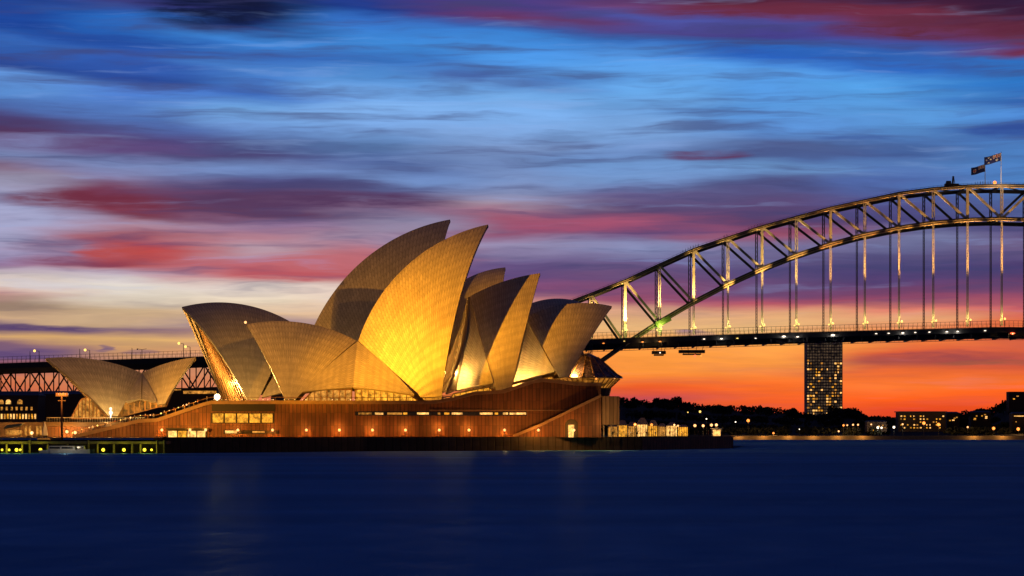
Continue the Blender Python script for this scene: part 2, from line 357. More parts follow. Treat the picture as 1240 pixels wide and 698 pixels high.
def ordw(i):
    return ['first','second','third','fourth','fifth','sixth','seventh','eighth','ninth','tenth','eleventh','twelfth','thirteenth','fourteenth','fifteenth','sixteenth','seventeenth','eighteenth','nineteenth','twentieth','twenty-first','twenty-second','twenty-third','twenty-fourth','twenty-fifth','twenty-sixth','twenty-seventh','twenty-eighth','twenty-ninth','thirtieth'][i]

# ------------------------------------------------------------------ water and ground
mb = MB(); mb.add([(-9000, -300, 0), (9000, -300, 0), (9000, 14000, 0), (-9000, 14000, 0)], [(0, 1, 2, 3)])
tag(mb.build('harbour_water', M['water']), kind='structure')

class Hall:
    """a vertical mid-plane through the photo column px0 at distance Y0, turned by ang; s along, w towards the viewer, z up"""
    def __init__(h, px0, Y0, ang):
        a = R_(ang); h.o = np.array([(px0 - 620) / FOC * Y0, Y0, 0.]); h.ax = np.array([math.cos(a), math.sin(a), 0.]); h.n = np.array([math.sin(a), -math.cos(a), 0.])
    def loc(h, px, py, w_=0.):
        d = np.array([(px - 620) / FOC, 1, (HOR - py) / FOC]); o = h.o + h.n * w_; cm = np.array([0, 0, CZ])
        t = np.dot(o - cm, h.n) / np.dot(d, h.n); q = cm + d * t - h.o
        return np.array([q @ h.ax, q @ h.n, q[2]])
    def W(h, l): return h.o + h.ax * l[0] + h.n * l[1] + np.array([0, 0, l[2]])
    def A(h): return np.array([h.ax, h.n, [0, 0, 1.]])
J = Hall(500, 665, 9); K = Hall(500, 725, 16); B = Hall(172, 640, 12)

# ------------------------------------------------------------------ quay, promenade
PZ = 3.4
fr = [at(-60, 0, 560), at(200, 0, 548), at(440, 0, 603), at(777, 0, 655)]
e = at(888, 0, 735)
back = [at(905, 0, 900), at(-60, 0, 900)]
top = [np.array([p[0], p[1], PZ]) for p in fr + [e] + back]
mb = MB(); mb.add(top, [tuple(range(len(top)))])
tag(mb.build('promenade', M['paving']), kind='structure')
def wall_strip(name, pts, z0, z1, mat, lab, cat='sea wall', th=.8):
    mb = MB(); acc = 0
    pts = [np.array(p, float) for p in pts]
    for a, b in zip(pts, pts[1:]):
        a = a.copy(); b = b.copy(); a[2] = b[2] = 0; L = np.linalg.norm(b - a); d = (b - a) / L; n = np.array([-d[1], d[0], 0]) * th
        U = [(acc, z0), (acc + L, z0), (acc + L, z1), (acc, z1)]; acc += L
        Z0 = np.array([0, 0, z0]); Z1 = np.array([0, 0, z1])
        mb.prism([a + Z0, b + Z0, b + Z1, a + Z1], n, 0, U)
    o = mb.build(name, mat); tag(o, lab, cat); return o
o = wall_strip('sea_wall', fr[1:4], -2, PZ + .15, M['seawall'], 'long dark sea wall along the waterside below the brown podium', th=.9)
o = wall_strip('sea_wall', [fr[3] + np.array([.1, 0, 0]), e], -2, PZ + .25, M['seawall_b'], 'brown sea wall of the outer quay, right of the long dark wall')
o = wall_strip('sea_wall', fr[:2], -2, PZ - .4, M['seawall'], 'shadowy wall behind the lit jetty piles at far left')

# ------------------------------------------------------------------ opera house
opera = thing('opera_house', J.W((0, 0, PZ)), 'opera house with white sail-like tiled shells glowing gold on a brown granite podium', 'opera house')
WF = 30.
def jw(px, py, w_=WF): return J.W(J.loc(px, py, w_))
# podium: one profile from the monumental steps on the left to the raised north end
prof = [(88, 529.6), (88, 533), (168, 509.5), (190, 508.5), (246, 489.5), (256, 487), (400, 487), (526, 487), (548, 483), (574, 476), (610, 474), (626, 468.5), (645, 462), (658, 460.2), (674, 461.7), (700, 464.8), (728, 465.2), (728, 530)]
pl = [J.loc(x, y, WF) for x, y in prof]
pl[0] = np.array([pl[1][0], WF, PZ - .1]); pl[1][2] = PZ + .2; pl[-1][2] = PZ - .1
mb = MB(); P = [J.W(p) for p in pl]
mb.prism(P[::-1], -J.n * 118, 0, [(p[0], p[2]) for p in pl][::-1])
pod = mb.build('podium', M['podium'], opera)
# coping band and balustrade along the top edge of the podium wall
cp = MB()
for a, b in zip(pl[1:-2], pl[2:-1]):
    A_ = J.W(a + np.array([0, .35, -.1])); B_ = J.W(b + np.array([0, .35, -.1]))
    cp.bar(A_, B_, .9, .75, up=J.n)
cp.build('coping', M['coping'], pod)
bl = MB()
for a, b in zip(pl[1:8], pl[2:9]):
    n_ = max(1, int(np.linalg.norm(b - a) / 2.2))
    A_ = a + np.array([0, -.6, .1]); B_ = b + np.array([0, -.6, .1])
    bl.bar(J.W(A_ + [0, 0, 1.1]), J.W(B_ + [0, 0, 1.1]), .12, .12)
    for i in range(n_ + 1):
        q = A_ + (B_ - A_) * i / n_; bl.bar(J.W(q), J.W(q + [0, 0, 1.1]), .08, .08)
bl.build('balustrade', M['bronze'], pod)
# small handrail lights along the podium edge
ll = 0
for i, px in enumerate(sorted(rnd.uniform(252, 434) for _ in range(26))):
    q = J.W(J.loc(px, 484.2, WF - 1.2)); MB().ball(q, rnd.uniform(.06, .14), 6).build('handrail_light', M['lamp_yw'] if i % 2 else M['lamp'], pod)
# stair on the wall near the north end
sp = [(622, 530), (655, 516), (728, 480.5), (728, 530)]
ql = [J.loc(x, y, WF + 2.6) for x, y in sp]; ql[0][2] = ql[-1][2] = PZ
mb = MB(); mb.prism([J.W(q) for q in ql][::-1], -J.n * 2.58, 0, [(q[0], q[2]) for q in ql][::-1]); st = mb.build('outer_stair', M['podium'], opera)
mb = MB(); mb.bar(J.W(ql[0] + [0, 0, .3]), J.W(ql[1] + [0, 0, .3]), .7, .6, up=J.n); mb.bar(J.W(ql[1] + [0, 0, .3]), J.W(ql[2] + [0, 0, .3]), .7, .6, up=J.n); mb.build('parapet', M['coping'], st)
mb = MB(); a = J.loc(600, 519, WF + .05); 
# north block
a = J.loc(729, 480, 29.); b = J.loc(750, 515, 29.)
mb = MB(); U = [(a[0], a[2]), (b[0], a[2]), (b[0], b[2]), (a[0], b[2])]
pts = [J.W((a[0], 29, b[2])), J.W((b[0], 29, b[2])), J.W((b[0], 29, a[2])), J.W((a[0], 29, a[2]))]
mb.prism(pts, -J.n * 40, 0, [(0, 0), (5, 0), (5, 8), (0, 8)]); nb = mb.build('north_block', M['podium_pale'], opera)
for k_ in (.6, 2.6, 4.4): MB().bar(J.W((a[0] + k_, 28.2, PZ)), J.W((a[0] + k_, 28.2, b[2])), .35).build('column', M['concrete'], nb)
def wall_win(name, x0, x1, y0, y1, mat, w_=WF, out_=.12, fr_=None, panes=1, gap=.12, parent=None):
    """a lit opening: dark frame plate and the panes set proud of it"""
    a = J.loc(x0, y0, w_); b = J.loc(x1, y1, w_); par = parent or opera
    fmb = MB(); cx = (a[0] + b[0]) / 2; cz = (a[2] + b[2]) / 2; hx = abs(b[0] - a[0]) / 2; hz = abs(a[2] - b[2]) / 2
    fmb.box(J.W((cx, w_ + .02, cz)), (hx + .25, .06, hz + .2), J.A()); fo = fmb.build(name, M['dark'], par)
    for i in range(panes):
        s0 = a[0] + (b[0] - a[0]) * i / panes + gap; s1 = a[0] + (b[0] - a[0]) * (i + 1) / panes - gap
        m2 = MB(); m2.box(J.W(((s0 + s1) / 2, w_ + .13, cz)), ((s1 - s0) / 2, .04, hz), J.A()); 
        m2.build('pane', mat if not isinstance(mat, list) else mat[i % len(mat)], fo)
    return fo
# five large panes above the lower concourse
f5 = wall_win('window', 256.5, 331, 501, 512, M['win'], panes=5, gap=.22)
a = J.loc(256, 489, WF); b = J.loc(333, 498.5, WF); mb = MB(); mb.box(J.W(((a[0] + b[0]) / 2, WF + .09, (a[2] + b[2]) / 2)), ((b[0] - a[0]) / 2, .07, (a[2] - b[2]) / 2), J.A()); mb.build('shade_band', M['dark'], opera)  # dark strip standing in for the shade above the panes
wall_win('window', 203, 250, 522, 530, [M['win_hot'], M['win'], M['win_hot'], M['win_hot']], panes=4, gap=.15)
a = J.loc(201, 519.5, WF); b = J.loc(252, 521, WF); mb = MB(); mb.box(J.W(((a[0] + b[0]) / 2, WF + .8, a[2])), ((b[0] - a[0]) / 2, .8, .2), J.A()); mb.build('canopy', M['dark'], opera)
wall_win('window', 272, 287, 521.6, 525, M['win_hot'])
wall_win('window', 289, 337, 522.3, 524.5, [M['dark'], M['win_dim'], M['dark']], panes=3)
a = J.loc(430, 498.6, WF); b = J.loc(638, 503.6, WF); mb = MB(); mb.box(J.W(((a[0] + b[0]) / 2, WF + .03, (a[2] + b[2]) / 2)), ((b[0] - a[0]) / 2, .05, (a[2] - b[2]) / 2), J.A()); slit = mb.build('window_slit', M['glass'], opera)
for x0, x1, mm in ((434, 450, 'win_dim'), (454, 464, 'win_hot'), (469, 487, 'win_dim'), (488.5, 493, 'win'), (505, 519, 'win_hot'), (530, 533, 'win_dim'), (538, 544, 'win'), (547, 560, 'win_hot'), (581, 596.5, 'win_hot'), (599, 603, 'win'), (609, 615, 'win_hot'), (617, 637, 'win_hot')):
    a = J.loc(x0, 499.8, WF); b = J.loc(x1, 502.3, WF); mb = MB(); mb.box(J.W(((a[0] + b[0]) / 2, WF + .11, (a[2] + b[2]) / 2)), ((b[0] - a[0]) / 2, .03, (a[2] - b[2]) / 2), J.A()); mb.build('pane', M[mm], slit)
# string course under the slit
a = J.loc(520, 497, WF); b = J.loc(728, 497, WF); mb = MB(); mb.bar(J.W((a[0], WF + .1, a[2])), J.W((b[0], WF + .1, a[2])), .3, .25, up=J.n); mb.build('string_course', M['coping'], pod)
# arched door near the north end
a = J.loc(692, 512, WF + 2.6); s0 = a[0]; mb = MB(); pts = []
for i in range(9):
    t = math.pi * i / 8; pts.append(J.W((s0 + 1.7 * math.cos(t), WF + 2.66, PZ + 3.2 + 1.5 * math.sin(t))))
pts = [J.W((s0 + 1.7, WF + 2.66, PZ))] + pts + [J.W((s0 - 1.7, WF + 2.66, PZ))]
mb.prism(pts, J.n * .12); dr = mb.build('door', M['dark'], opera)
mb = MB(); mb.box(J.W((s0 - .1, WF + 2.84, PZ + 1.6)), (.75, .04, 1.6), J.A()); mb.build('pane', M['win_hot'], dr)

def circ(a, b, c):
    (ax, ay), (bx, by), (cx, cy) = a, b, c
    d = 2 * (ax * (by - cy) + bx * (cy - ay) + cx * (ay - by))
    return ((ax*ax+ay*ay)*(by-cy)+(bx*bx+by*by)*(cy-ay)+(cx*cx+cy*cy)*(ay-by))/d, ((ax*ax+ay*ay)*(cx-bx)+(bx*bx+by*by)*(ax-cx)+(cx*cx+cy*cy)*(bx-ax))/d
def slerp(Cc, R, a, b, t):
    u_ = (a - Cc); v_ = (b - Cc); u_ /= np.linalg.norm(u_); v_ /= np.linalg.norm(v_)
    w_ = math.acos(np.clip(u_ @ v_, -1, 1)); 
    return Cc + R * (math.sin((1 - t) * w_) * u_ + math.sin(t * w_) * v_) / math.sin(w_) if w_ > 1e-6 else Cc + R * u_
def fan_mesh(h, G, Cc, side, ribs, lid=2.3, th=.9):
    """G[i][j] local points (i across the fan, j up from the foot) -> outer tiles, inner concrete with rib steps, rim"""
    mb = MB(); n, m_ = len(G), len(G[0]); P = []; U = []
    ulen = np.cumsum([0] + [np.linalg.norm(G[n // 2][j + 1] - G[n // 2][j]) for j in range(m_ - 1)])
    for i in range(n):
        for j in range(m_):
            p = G[i][j].copy(); P.append(p); U.append((i / (n - 1) * ribs, ulen[j] / lid))
    Q = []
    for i in range(n):
        for j in range(m_):
            p = G[i][j]; dr_ = (Cc - p) / np.linalg.norm(Cc - p); k_ = th * min(1., .35 + j / (m_ - 1) * 2) + (.35 if i % 2 else 0)
            q = p + dr_ * k_
            if q[1] < .02: q[1] = .02
            Q.append(q)
    fl = lambda p: h.W((p[0], p[1] * side, p[2]))
    idx = lambda i, j: i * m_ + j
    F = [(idx(i, j), idx(i + 1, j), idx(i + 1, j + 1), idx(i, j + 1)) for i in range(n - 1) for j in range(m_ - 1)]
    FI = [f_[::-1] for f_ in F]
    if side < 0: F, FI = [f_[::-1] for f_ in F], F
    mb.add([fl(p) for p in P], F, 0, U)
    mb.add([fl(p) for p in Q], FI, 1)
    N = len(P)
    rim = []
    per = [idx(i, 0) for i in range(n)] + [idx(n - 1, j) for j in range(1, m_)] + [idx(i, m_ - 1) for i in range(n - 2, -1, -1)] + [idx(0, j) for j in range(m_ - 2, 0, -1)]
    for a_, b_ in zip(per, per[1:] + per[:1]): rim.append((a_, b_, b_ + N, a_ + N))
    mb.add([fl(p) for p in P] + [fl(q) for q in Q], rim, 2)
    return mb
def shell(h, P, Mid, Q, F, b, Ff=None, Fb=None, ribs=24, name='roof_shell', label=None, glass=.16, gm='foyer', mull=9, rib_shade=False, par=None):
    par = par or opera
    p, m_, q = [h.loc(*x) for x in (P, Mid, Q)]; fl = h.loc(*F, b)
    c = circ((p[0], p[2]), (m_[0], m_[2]), (q[0], q[2])); r = math.hypot(p[0] - c[0], p[2] - c[1])
    ff = math.hypot(fl[0] - c[0], fl[2] - c[1]); d = (ff ** 2 + b * b - r * r) / (2 * b)
    Cc = np.array([c[0], d, c[1]]); R = math.hypot(r, d)
    ons = lambda x: Cc + (x - Cc) / np.linalg.norm(x - Cc) * R
    f0 = ons(h.loc(*Ff, b)) if Ff else fl; f1 = ons(h.loc(*Fb, b)) if Fb else fl
    a0 = math.atan2(p[2] - c[1], p[0] - c[0]); a1 = math.atan2(q[2] - c[1], q[0] - c[0])
    n, mm = 2 * ribs + 1, 30; G = []
    for i in range(n):
        t = i / (n - 1); a_ = a0 + (a1 - a0) * t; rp = np.array([c[0] + r * math.cos(a_), 0, c[1] + r * math.sin(a_)]); ft = ons(f0 + (f1 - f0) * t)
        G.append([slerp(Cc, R, ft, rp, j / (mm - 1)) for j in range(mm)])
    for g in G:
        for x in g: x[1] = max(x[1], 0.)
    for s_ in (1, -1):
        o_ = fan_mesh(h, G, Cc, s_, ribs).build(name, [M['tile'], M['concrete'], M['tile']], par)
        # smooth only the tiled outer face
        o_.data.polygons.foreach_set('use_smooth', [pp.material_index == 0 for pp in o_.data.polygons])
        if label and s_ == 1: o_['label'] = label
        if rib_shade:
            o_.data.materials.append(M['dark'])  # alternate inner faces darkened to paint shade between the ribs
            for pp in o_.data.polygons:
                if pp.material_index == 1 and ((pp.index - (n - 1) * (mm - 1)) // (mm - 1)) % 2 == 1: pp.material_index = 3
    if glass:
        gi = int(glass * (n - 1)); g = G[gi]; L = []; inner = [x + (Cc - x) / np.linalg.norm(Cc - x) * 1.3 for x in g]
        cut = [x for x in inner if x[1] > .25]
        rows = []
        for x in cut:
            rows.append([h.W((x[0], x[1] * (1 - 2 * k_ / mull), x[2])) for k_ in range(mull + 1)])
        mb = MB(); W_ = mull + 1; V = [p_ for r_ in rows for p_ in r_]
        mb.add(V, [(j * W_ + k_, j * W_ + k_ + 1, (j + 1) * W_ + k_ + 1, (j + 1) * W_ + k_) for j in range(len(rows) - 1) for k_ in range(mull)])
        go = mb.build('glass_wall', M[gm], par)
        m3 = MB(); sgn = 1 if f0[0] > f1[0] else -1; off = h.ax * sgn * .25
        for k_ in range(mull + 1):
            for j in range(len(rows) - 1):
                m3.bar(rows[j][k_] + off, rows[j + 1][k_] + off, .35, .5, up=h.n)
        m3.build('mullion', M['bronze'], go)
    return dict(G=G, C=Cc, R=R, h=h)
def side_shell(h, F, A_, Mp, wF, wM, R=55., ribs=12, sgn=1):
    """fan from a foot to the arc between the ridge point and the middle of the lower edge"""
    f_ = h.loc(*F, wF); a_ = h.loc(*A_, .4); m_ = h.loc(*Mp, wM)
    # sphere of radius R through the three points, centre on the inner side
    ab, ac = a_ - f_, m_ - f_; nn = np.cross(ab, ac); cc = f_ + (np.cross(nn, ab) * (ac @ ac) + np.cross(ac, nn) * (ab @ ab)) / (2 * (nn @ nn))
    rr = np.linalg.norm(cc - f_); R = max(R, rr * 1.05); nn /= np.linalg.norm(nn)
    if nn[1] > 0: nn = -nn
    Cc = cc + nn * math.sqrt(R * R - rr * rr)
    n, mm = 2 * ribs + 1, 16
    G = []
    for i in range(n):
        tp = slerp(Cc, R, a_, m_, i / (n - 1)); G.append([slerp(Cc, R, f_, tp, max(.02, j / (mm - 1))) for j in range(mm)])
    for s_ in (1, -1):
        o_ = fan_mesh(h, G, Cc, s_, ribs, th=.5).build('side_shell', [M['tile'], M['concrete'], M['tile']], opera)
        o_.data.polygons.foreach_set('use_smooth', [pp.material_index == 0 for pp in o_.data.polygons])

# nearer hall
jA2 = shell(J, (591, 272), (504.5, 312), (434, 413), (526, 486), 18, (536, 484), (511, 484.5), 28, label='tallest near roof shell, brightly lit gold')
jA3 = shell(J, (654, 331), (610, 341), (569, 359), (609, 475), 15, (619, 473.5), (601, 474.5), 20)
jA4 = shell(J, (741, 371), (690, 368), (636, 385), (682, 457), 13, (688, 457), (677, 457), 18)
_q = J.W(J.loc(432, 413, 0)); J2 = Hall(432, _q[1], 3.5)
jS = shell(J2, (299, 393), (366, 391), (432, 413), (352, 484), 17, (345, 484), (358, 483.5), 22, glass=.3)
side_shell(J, (365, 475), (433, 413.5), (427, 469.5), 16, 13.5, 90, 14)
side_shell(J, (503, 479), (433, 413.5), (427.5, 469.5), 17, 13.5, 90, 14)
side_shell(J, (541, 478), (569, 359.8), (552, 473), 16.5, 9, 90, 6)
side_shell(J, (598, 464), (569, 359.8), (552.5, 473), 14, 9, 90, 14)
side_shell(J, (615, 468), (637, 385.8), (622, 462.5), 13.5, 7, 90, 5)
side_shell(J, (672, 450.5), (637, 385.8), (622.5, 462.5), 12, 7, 90, 12)
# farther hall
shell(K, (545, 266), (437, 318), (378, 400), (470, 472), 21, (512, 472), (445, 470), 30, label='tallest far roof shell, dark against the sky')
shell(K, (612, 324), (580, 331), (540, 355), (575, 470), 18, (604, 470), (560, 470), ribs=20)
shell(K, (703, 366), (660, 363), (620, 380), (660, 465), 15, (694, 462), (648, 465), ribs=18)
shell(K, (220, 372), (285, 367.5), (352, 390), (306, 484), 20, (299, 484.5), (313, 484), 26, glass=.1, mull=10, gm='glass', rib_shade=True, label='leftmost large roof shell, open ribbed mouth facing left')
side_shell(K, (316, 482), (372, 402), (376, 470), 19, 19, ribs=12); side_shell(K, (436, 470), (374, 402), (377, 470), 20, 19, ribs=12)
# small restaurant shells on the left
shell(B, (55, 434), (115, 435.5), (172, 452), (136, 504), 11, (131, 504), (143, 503), 18, label='small left roof shell of the restaurant', mull=14, glass=.12, gm='win_dim')
shell(B, (237, 433), (205, 439), (172, 452), (196, 490), 10, (200, 489.5), (190, 489), 14, label='small right roof shell of the restaurant')
side_shell(B, (152, 487), (172, 452.6), (171, 483), 10, 10.5, 40, 8); side_shell(B, (190, 487), (172, 452.6), (172, 483), 10, 10.5, 40, 8)

# lit foyer windows below the side shells
def foyer(h, poly, w_, mat, n=8, parent=None):
    P_ = [h.W(h.loc(x, y, w_)) for x, y in poly]; mb = MB(); mb.prism(P_, h.n * -.1); o_ = mb.build('foyer_window', M[mat], parent or opera)
    xs_ = [p[0] for p in poly]; mb = MB()
    def span(x):
        ys = []
        for (x0, y0), (x1, y1) in zip(poly, poly[1:] + poly[:1]):
            if (x0 - x) * (x1 - x) <= 0 and abs(x1 - x0) > 1e-6: ys.append(y0 + (y1 - y0) * (x - x0) / (x1 - x0))
        return min(ys), max(ys)
    for i in range(n + 1):
        x = min(xs_) + .3 + (max(xs_) - min(xs_) - .6) * i / n; y0, y1 = span(x)
        if y1 - y0 > .5: mb.bar(h.W(h.loc(x, y0, w_ + .25)), h.W(h.loc(x, y1, w_ + .25)), .22, .3)
    for p0, p1 in zip(poly, poly[1:] + poly[:1]): mb.bar(h.W(h.loc(*p0, w_ + .25)), h.W(h.loc(*p1, w_ + .25)), .24, .3)
    mb.build('mullion', M['bronze'], o_); return o_
foyer(J, [(430, 487), (430, 472), (482, 468), (508, 487)], 13, 'win', 10)
foyer(J, [(366, 487), (380, 472), (426, 472), (426, 487)], 13, 'win_dim', 8)
foyer(J, [(543, 486), (549, 477), (592, 469), (600, 476)], 12, 'win', 8)
foyer(J, [(618, 473), (622, 467), (668, 456), (676, 463)], 9.5, 'win', 9)
foyer(B, [(142, 506), (150, 483), (192, 483), (196, 492)], 5, 'foyer', 8)
foyer(B, [(86, 507), (98, 484), (110, 480), (135, 507)], 4, 'win_dim', 11)

# northern foyer: faceted bronze glass roof with a wide brim
ct = J.loc(711, 429, 0); cz = lambda y: J.loc(711, y, 0)[2]
mb = MB(); c0 = J.W((ct[0], 0, 0))
mb.lathe(c0, [(.6, cz(428)), (3.0, cz(433)), (5.6, cz(443)), (8.0, cz(453)), (9.6, cz(457.5)), (9.7, cz(458.5)), (.5, cz(459))][::-1], 18); fh = mb.build('glass_roof', M['bronze_roof'], opera, loc=c0)
m2 = MB()
for i in range(18):
    a = 2 * math.pi * i / 18; d = np.array([math.cos(a), math.sin(a), 0])
    for (r0, y0), (r1, y1) in (((3.05, 433), (5.65, 443)), ((5.65, 443), (8.05, 453)), ((8.05, 453), (9.7, 457.5))):
        m2.bar(c0 + d * r0 + [0, 0, cz(y0) + .05], c0 + d * r1 + [0, 0, cz(y1) + .05], .16)
m2.build('rib', M['bronze'], fh)
mb = MB(); mb.lathe(c0, [(6.2, cz(470)), (8.8, cz(459.2))], 18); fg = mb.build('glass_wall', M['foyer'], opera, loc=c0)
m2 = MB()
for i in range(36):
    a = 2 * math.pi * i / 36; d = np.array([math.cos(a), math.sin(a), 0]); m2.bar(c0 + d * 6.4 + [0, 0, cz(470)], c0 + d * 9.0 + [0, 0, cz(459.2)], .2)
m2.build('mullion', M['bronze'], fg)
mb = MB(); mb.lathe(c0, [(6.0, cz(481)), (6.6, cz(470.3))], 18); mb.build('foyer_base', M['podium_pale'], opera, loc=c0)
MB().ball(J.W(J.loc(743.5, 457.8, 2)), .42).build('eave_light', M['lamp'], opera)
MB().ball(J.W(J.loc(722, 458.9, 9)), .25).build('eave_light', M['lamp_o'], opera)
# bright lamps on the shells
MB().ball(J.W(J.loc(299, 392, 0) + [-.4, .3, .3]), .36).build('peak_light', M['lamp'], opera)
for px, py, h, w_, r, e_ in ((263, 481, K, 6., 1.15, 60000), (134, 495, B, 13.5, .4, 900), (134, 500, B, 13.5, .6, 900)):
    q = h.W(h.loc(px, py, w_)); mb = MB(); mb.ball(q, r * .8); mb.tube(q - [0, 0, r * 2.2], q - [0, 0, r * .6], .15); o_ = mb.build('floodlight', [M['lamp_w']], opera); 
    lamp('local_light', 'POINT', q + h.n * 1.5 + np.array([0, 0, .5]), e_, (1., .55, .12), None, 1.)
# warm point lights added in shell mouths, in gaps and between the halls
for h, px, py, w_, e_ in ((K, 268, 470, 0., 7000), (J, 552, 452, 12., 21000), (J, 620, 458, 12., 13000), (J, 694, 448, 7., 15000), (B, 118, 497, 0., 2500), (J, 303, 478, -13., 14000), (J, 560, 462, -16., 800), (B, 175, 480, 0, 500), (J, 545, 462, 4., 9000)):
    lamp('local_light', 'POINT', h.W(h.loc(px, py, w_)), e_, (1., .5, .10), None, .8)

# the forecourt in front of the restaurant shells
a = J.loc(57, 511.5, WF - 4); b = J.loc(176, 511.5, WF - 4)
mb = MB(); U = [(0, PZ), (b[0] - a[0], PZ), (b[0] - a[0], a[2]), (0, a[2])]
mb.prism([J.W((a[0], a[1], PZ - .05)), J.W((b[0], a[1], PZ - .05)), J.W((b[0], a[1], a[2] - 1.1)), J.W((a[0], a[1], a[2] - 1.1))], -J.n * 60, 0, U); fc = mb.build('forecourt', M['podium'], opera)
mb = MB(); mb.box(J.W(((a[0] + b[0]) / 2, a[1] + .6 - 31, a[2] - .5)), ((b[0] - a[0]) / 2 + .6, 31.4, .55), J.A()); mb.build('floor_slab', M['podium_pale'], fc)
mb = MB()
for i in range(40):
    s_ = a[0] + (b[0] - a[0]) * i / 39; mb.bar(J.W((s_, a[1] + .6, a[2] + .05)), J.W((s_, a[1] + .6, a[2] + 1.15)), .07)
mb.bar(J.W((a[0], a[1] + .6, a[2] + 1.15)), J.W((b[0], a[1] + .6, a[2] + 1.15)), .12); mb.build('balustrade', M['steel'], fc)

# ------------------------------------------------------------------ flood mast that lights the shells
ML = np.array([-103.2, 568., 12.9])
mast = thing('floodlight_mast', (ML[0], ML[1], 2.6), 'tall brown floodlight mast rising from the jetty at far left', 'floodlight mast')
MB().tube((ML[0], ML[1], 2.6), (ML[0], ML[1], 13.4), .26, .2, 10).build('pole', M['pole'], mast)
mb = MB(); mb.bar((ML[0] - 1.4, ML[1], 13.0), (ML[0] + 1.4, ML[1], 13.0), .25); mb.bar((ML[0] - .9, ML[1], 11.9), (ML[0] + .9, ML[1], 11.9), .2); mb.build('crossarm', M['pole'], mast)
for i, dx_ in enumerate((-1.1, -.4, .4, 1.1)):
    mb = MB(); mb.box((ML[0] + dx_, ML[1] + .1, 13.4), (.28, .25, .25)); hd = mb.build('lamp_head', M['pole'], mast)
    mb = MB(); mb.box((ML[0] + dx_ + .05, ML[1] + .40, 13.4), (.24, .04, .2)); mb.build('lens', M['lamp_w'], hd)
GOLD = (1., .365, .012)
lamp('flood', 'SPOT', ML + [.2, .8, .5], 560000, (1., .40, .02), mast, .3, target=J.W(J.loc(494, 432, 12)), spot=13, blend=1.)
lamp('flood', 'SPOT', ML + [.9, .8, .5], 620000, GOLD, mast, .3, target=J.W(J.loc(628, 415, 8)), spot=9, blend=1.)
lamp('flood', 'SPOT', ML + [0.6, .8, .5], 1550000, GOLD, mast, .35, target=J.W(J.loc(510, 396, 8)), spot=27, blend=1.)
lamp('flood', 'SPOT', ML + [1.1, .8, .5], 330000, (1., .39, .03), mast, .35, target=J.W(J.loc(350, 462, 5)), spot=46, blend=1.)
lamp('flood', 'SPOT', ML + [-.4, .8, .5], 62000, (1., .42, .08), mast, .35, target=J.W(J.loc(180, 470, 5)), spot=75, blend=.8)
lamp('flood', 'POINT', ML + [0, -1.2, .9], 260, (1., .5, .12), mast, .3)

# added second flood mast, unseen left of the frame, brightens the near faces
def mast2(base, label, tgt, e_, colr, spot):
    m_ = thing('floodlight_mast', base, label, 'floodlight mast'); b_ = np.array(base, float)
    MB().tube(b_, b_ + [0, 0, 9], .22, .16, 10).build('pole', M['steel_dark'], m_)
    mb = MB(); mb.box(b_ + [0, 0, 9.2], (.7, .3, .35)); hd = mb.build('lamp_head', M['steel_dark'], m_)
    mb = MB(); mb.box(b_ + [0.0, .36, 9.2], (.6, .04, .28)); mb.build('lens', M['lamp_w'], hd)
    lamp('flood', 'SPOT', b_ + [0, .8, 9.2], e_, colr, m_, .4, target=tgt, spot=spot, blend=.8)
mast2((-124, 520, 2.6), 'slim dark floodlight mast added unseen beyond the left picture edge', J.W(J.loc(290, 440, 8)), 150000, (1., .41, .05), 17)

# ------------------------------------------------------------------ promenade lamps along the podium wall
base = None
lx = [196, 230, 249, 288, 330, 371, 411, 451, 491, 532, 568, 611, 652, 695]
root = None
for i, px in enumerate(lx):
    y_ = 518 if px > 260 else 521
    q = J.W(J.loc(px, y_, WF + (1.7 if px < 615 else 4.2))); b_ = np.array([q[0], q[1], PZ])
    if root is None:
        root = thing('promenade_lamp', b_, '', 'lamp post', 'globe lamps along the foot of the podium wall'); rq = b_
        MB().tube(b_, [b_[0], b_[1], q[2] - .3], .10, .07).build('post', M['steel_dark'], root)
        MB().ball(np.array([b_[0], b_[1], q[2]]), .34).build('globe', M['lamp'], root)
        lamp('bulb', 'SPOT', [b_[0], b_[1] + .1, q[2] + .1], 3600, (1., .27, .025), root, .3, target=[b_[0], b_[1] + 1.3, PZ], spot=125, blend=.9)
        lamp('glow', 'POINT', [b_[0], b_[1] - (.4 if px < 600 else 3.5), q[2] + .5], 800 if px < 400 else (1500 if px < 600 else 9500), (1., .34, .04), root, .4)  # added fill light standing off the globe
        o_ = root
    else: o_ = copy_tree(root, b_ - rq)
    for ch in o_.children:                      # added fill points brighten the wall, stronger to the right; spots vary at random
        if ch.type == 'LIGHT' and ch.data.type == 'POINT':
            ch.data = ch.data.copy(); ch.data.energy = (420 if px < 400 else (750 if px < 600 else 1900)) * rnd.uniform(.8, 1.25); ch.location.y = -.4 if px < 600 else -3.2
        elif ch.type == 'LIGHT': ch.data = ch.data.copy(); ch.data.energy = 3600 * rnd.uniform(.45, 1.5)
    o_['label'] = f'globe lamp post at the foot of the podium wall, {ordw(i)} from the left' if i < len(lx) - 1 else 'globe lamp post beside the arched door at the podium north end'
lamp('bulb', 'POINT', J.W(J.loc(742, 512, WF + 7)), 1500, (1., .5, .12), None, .5)

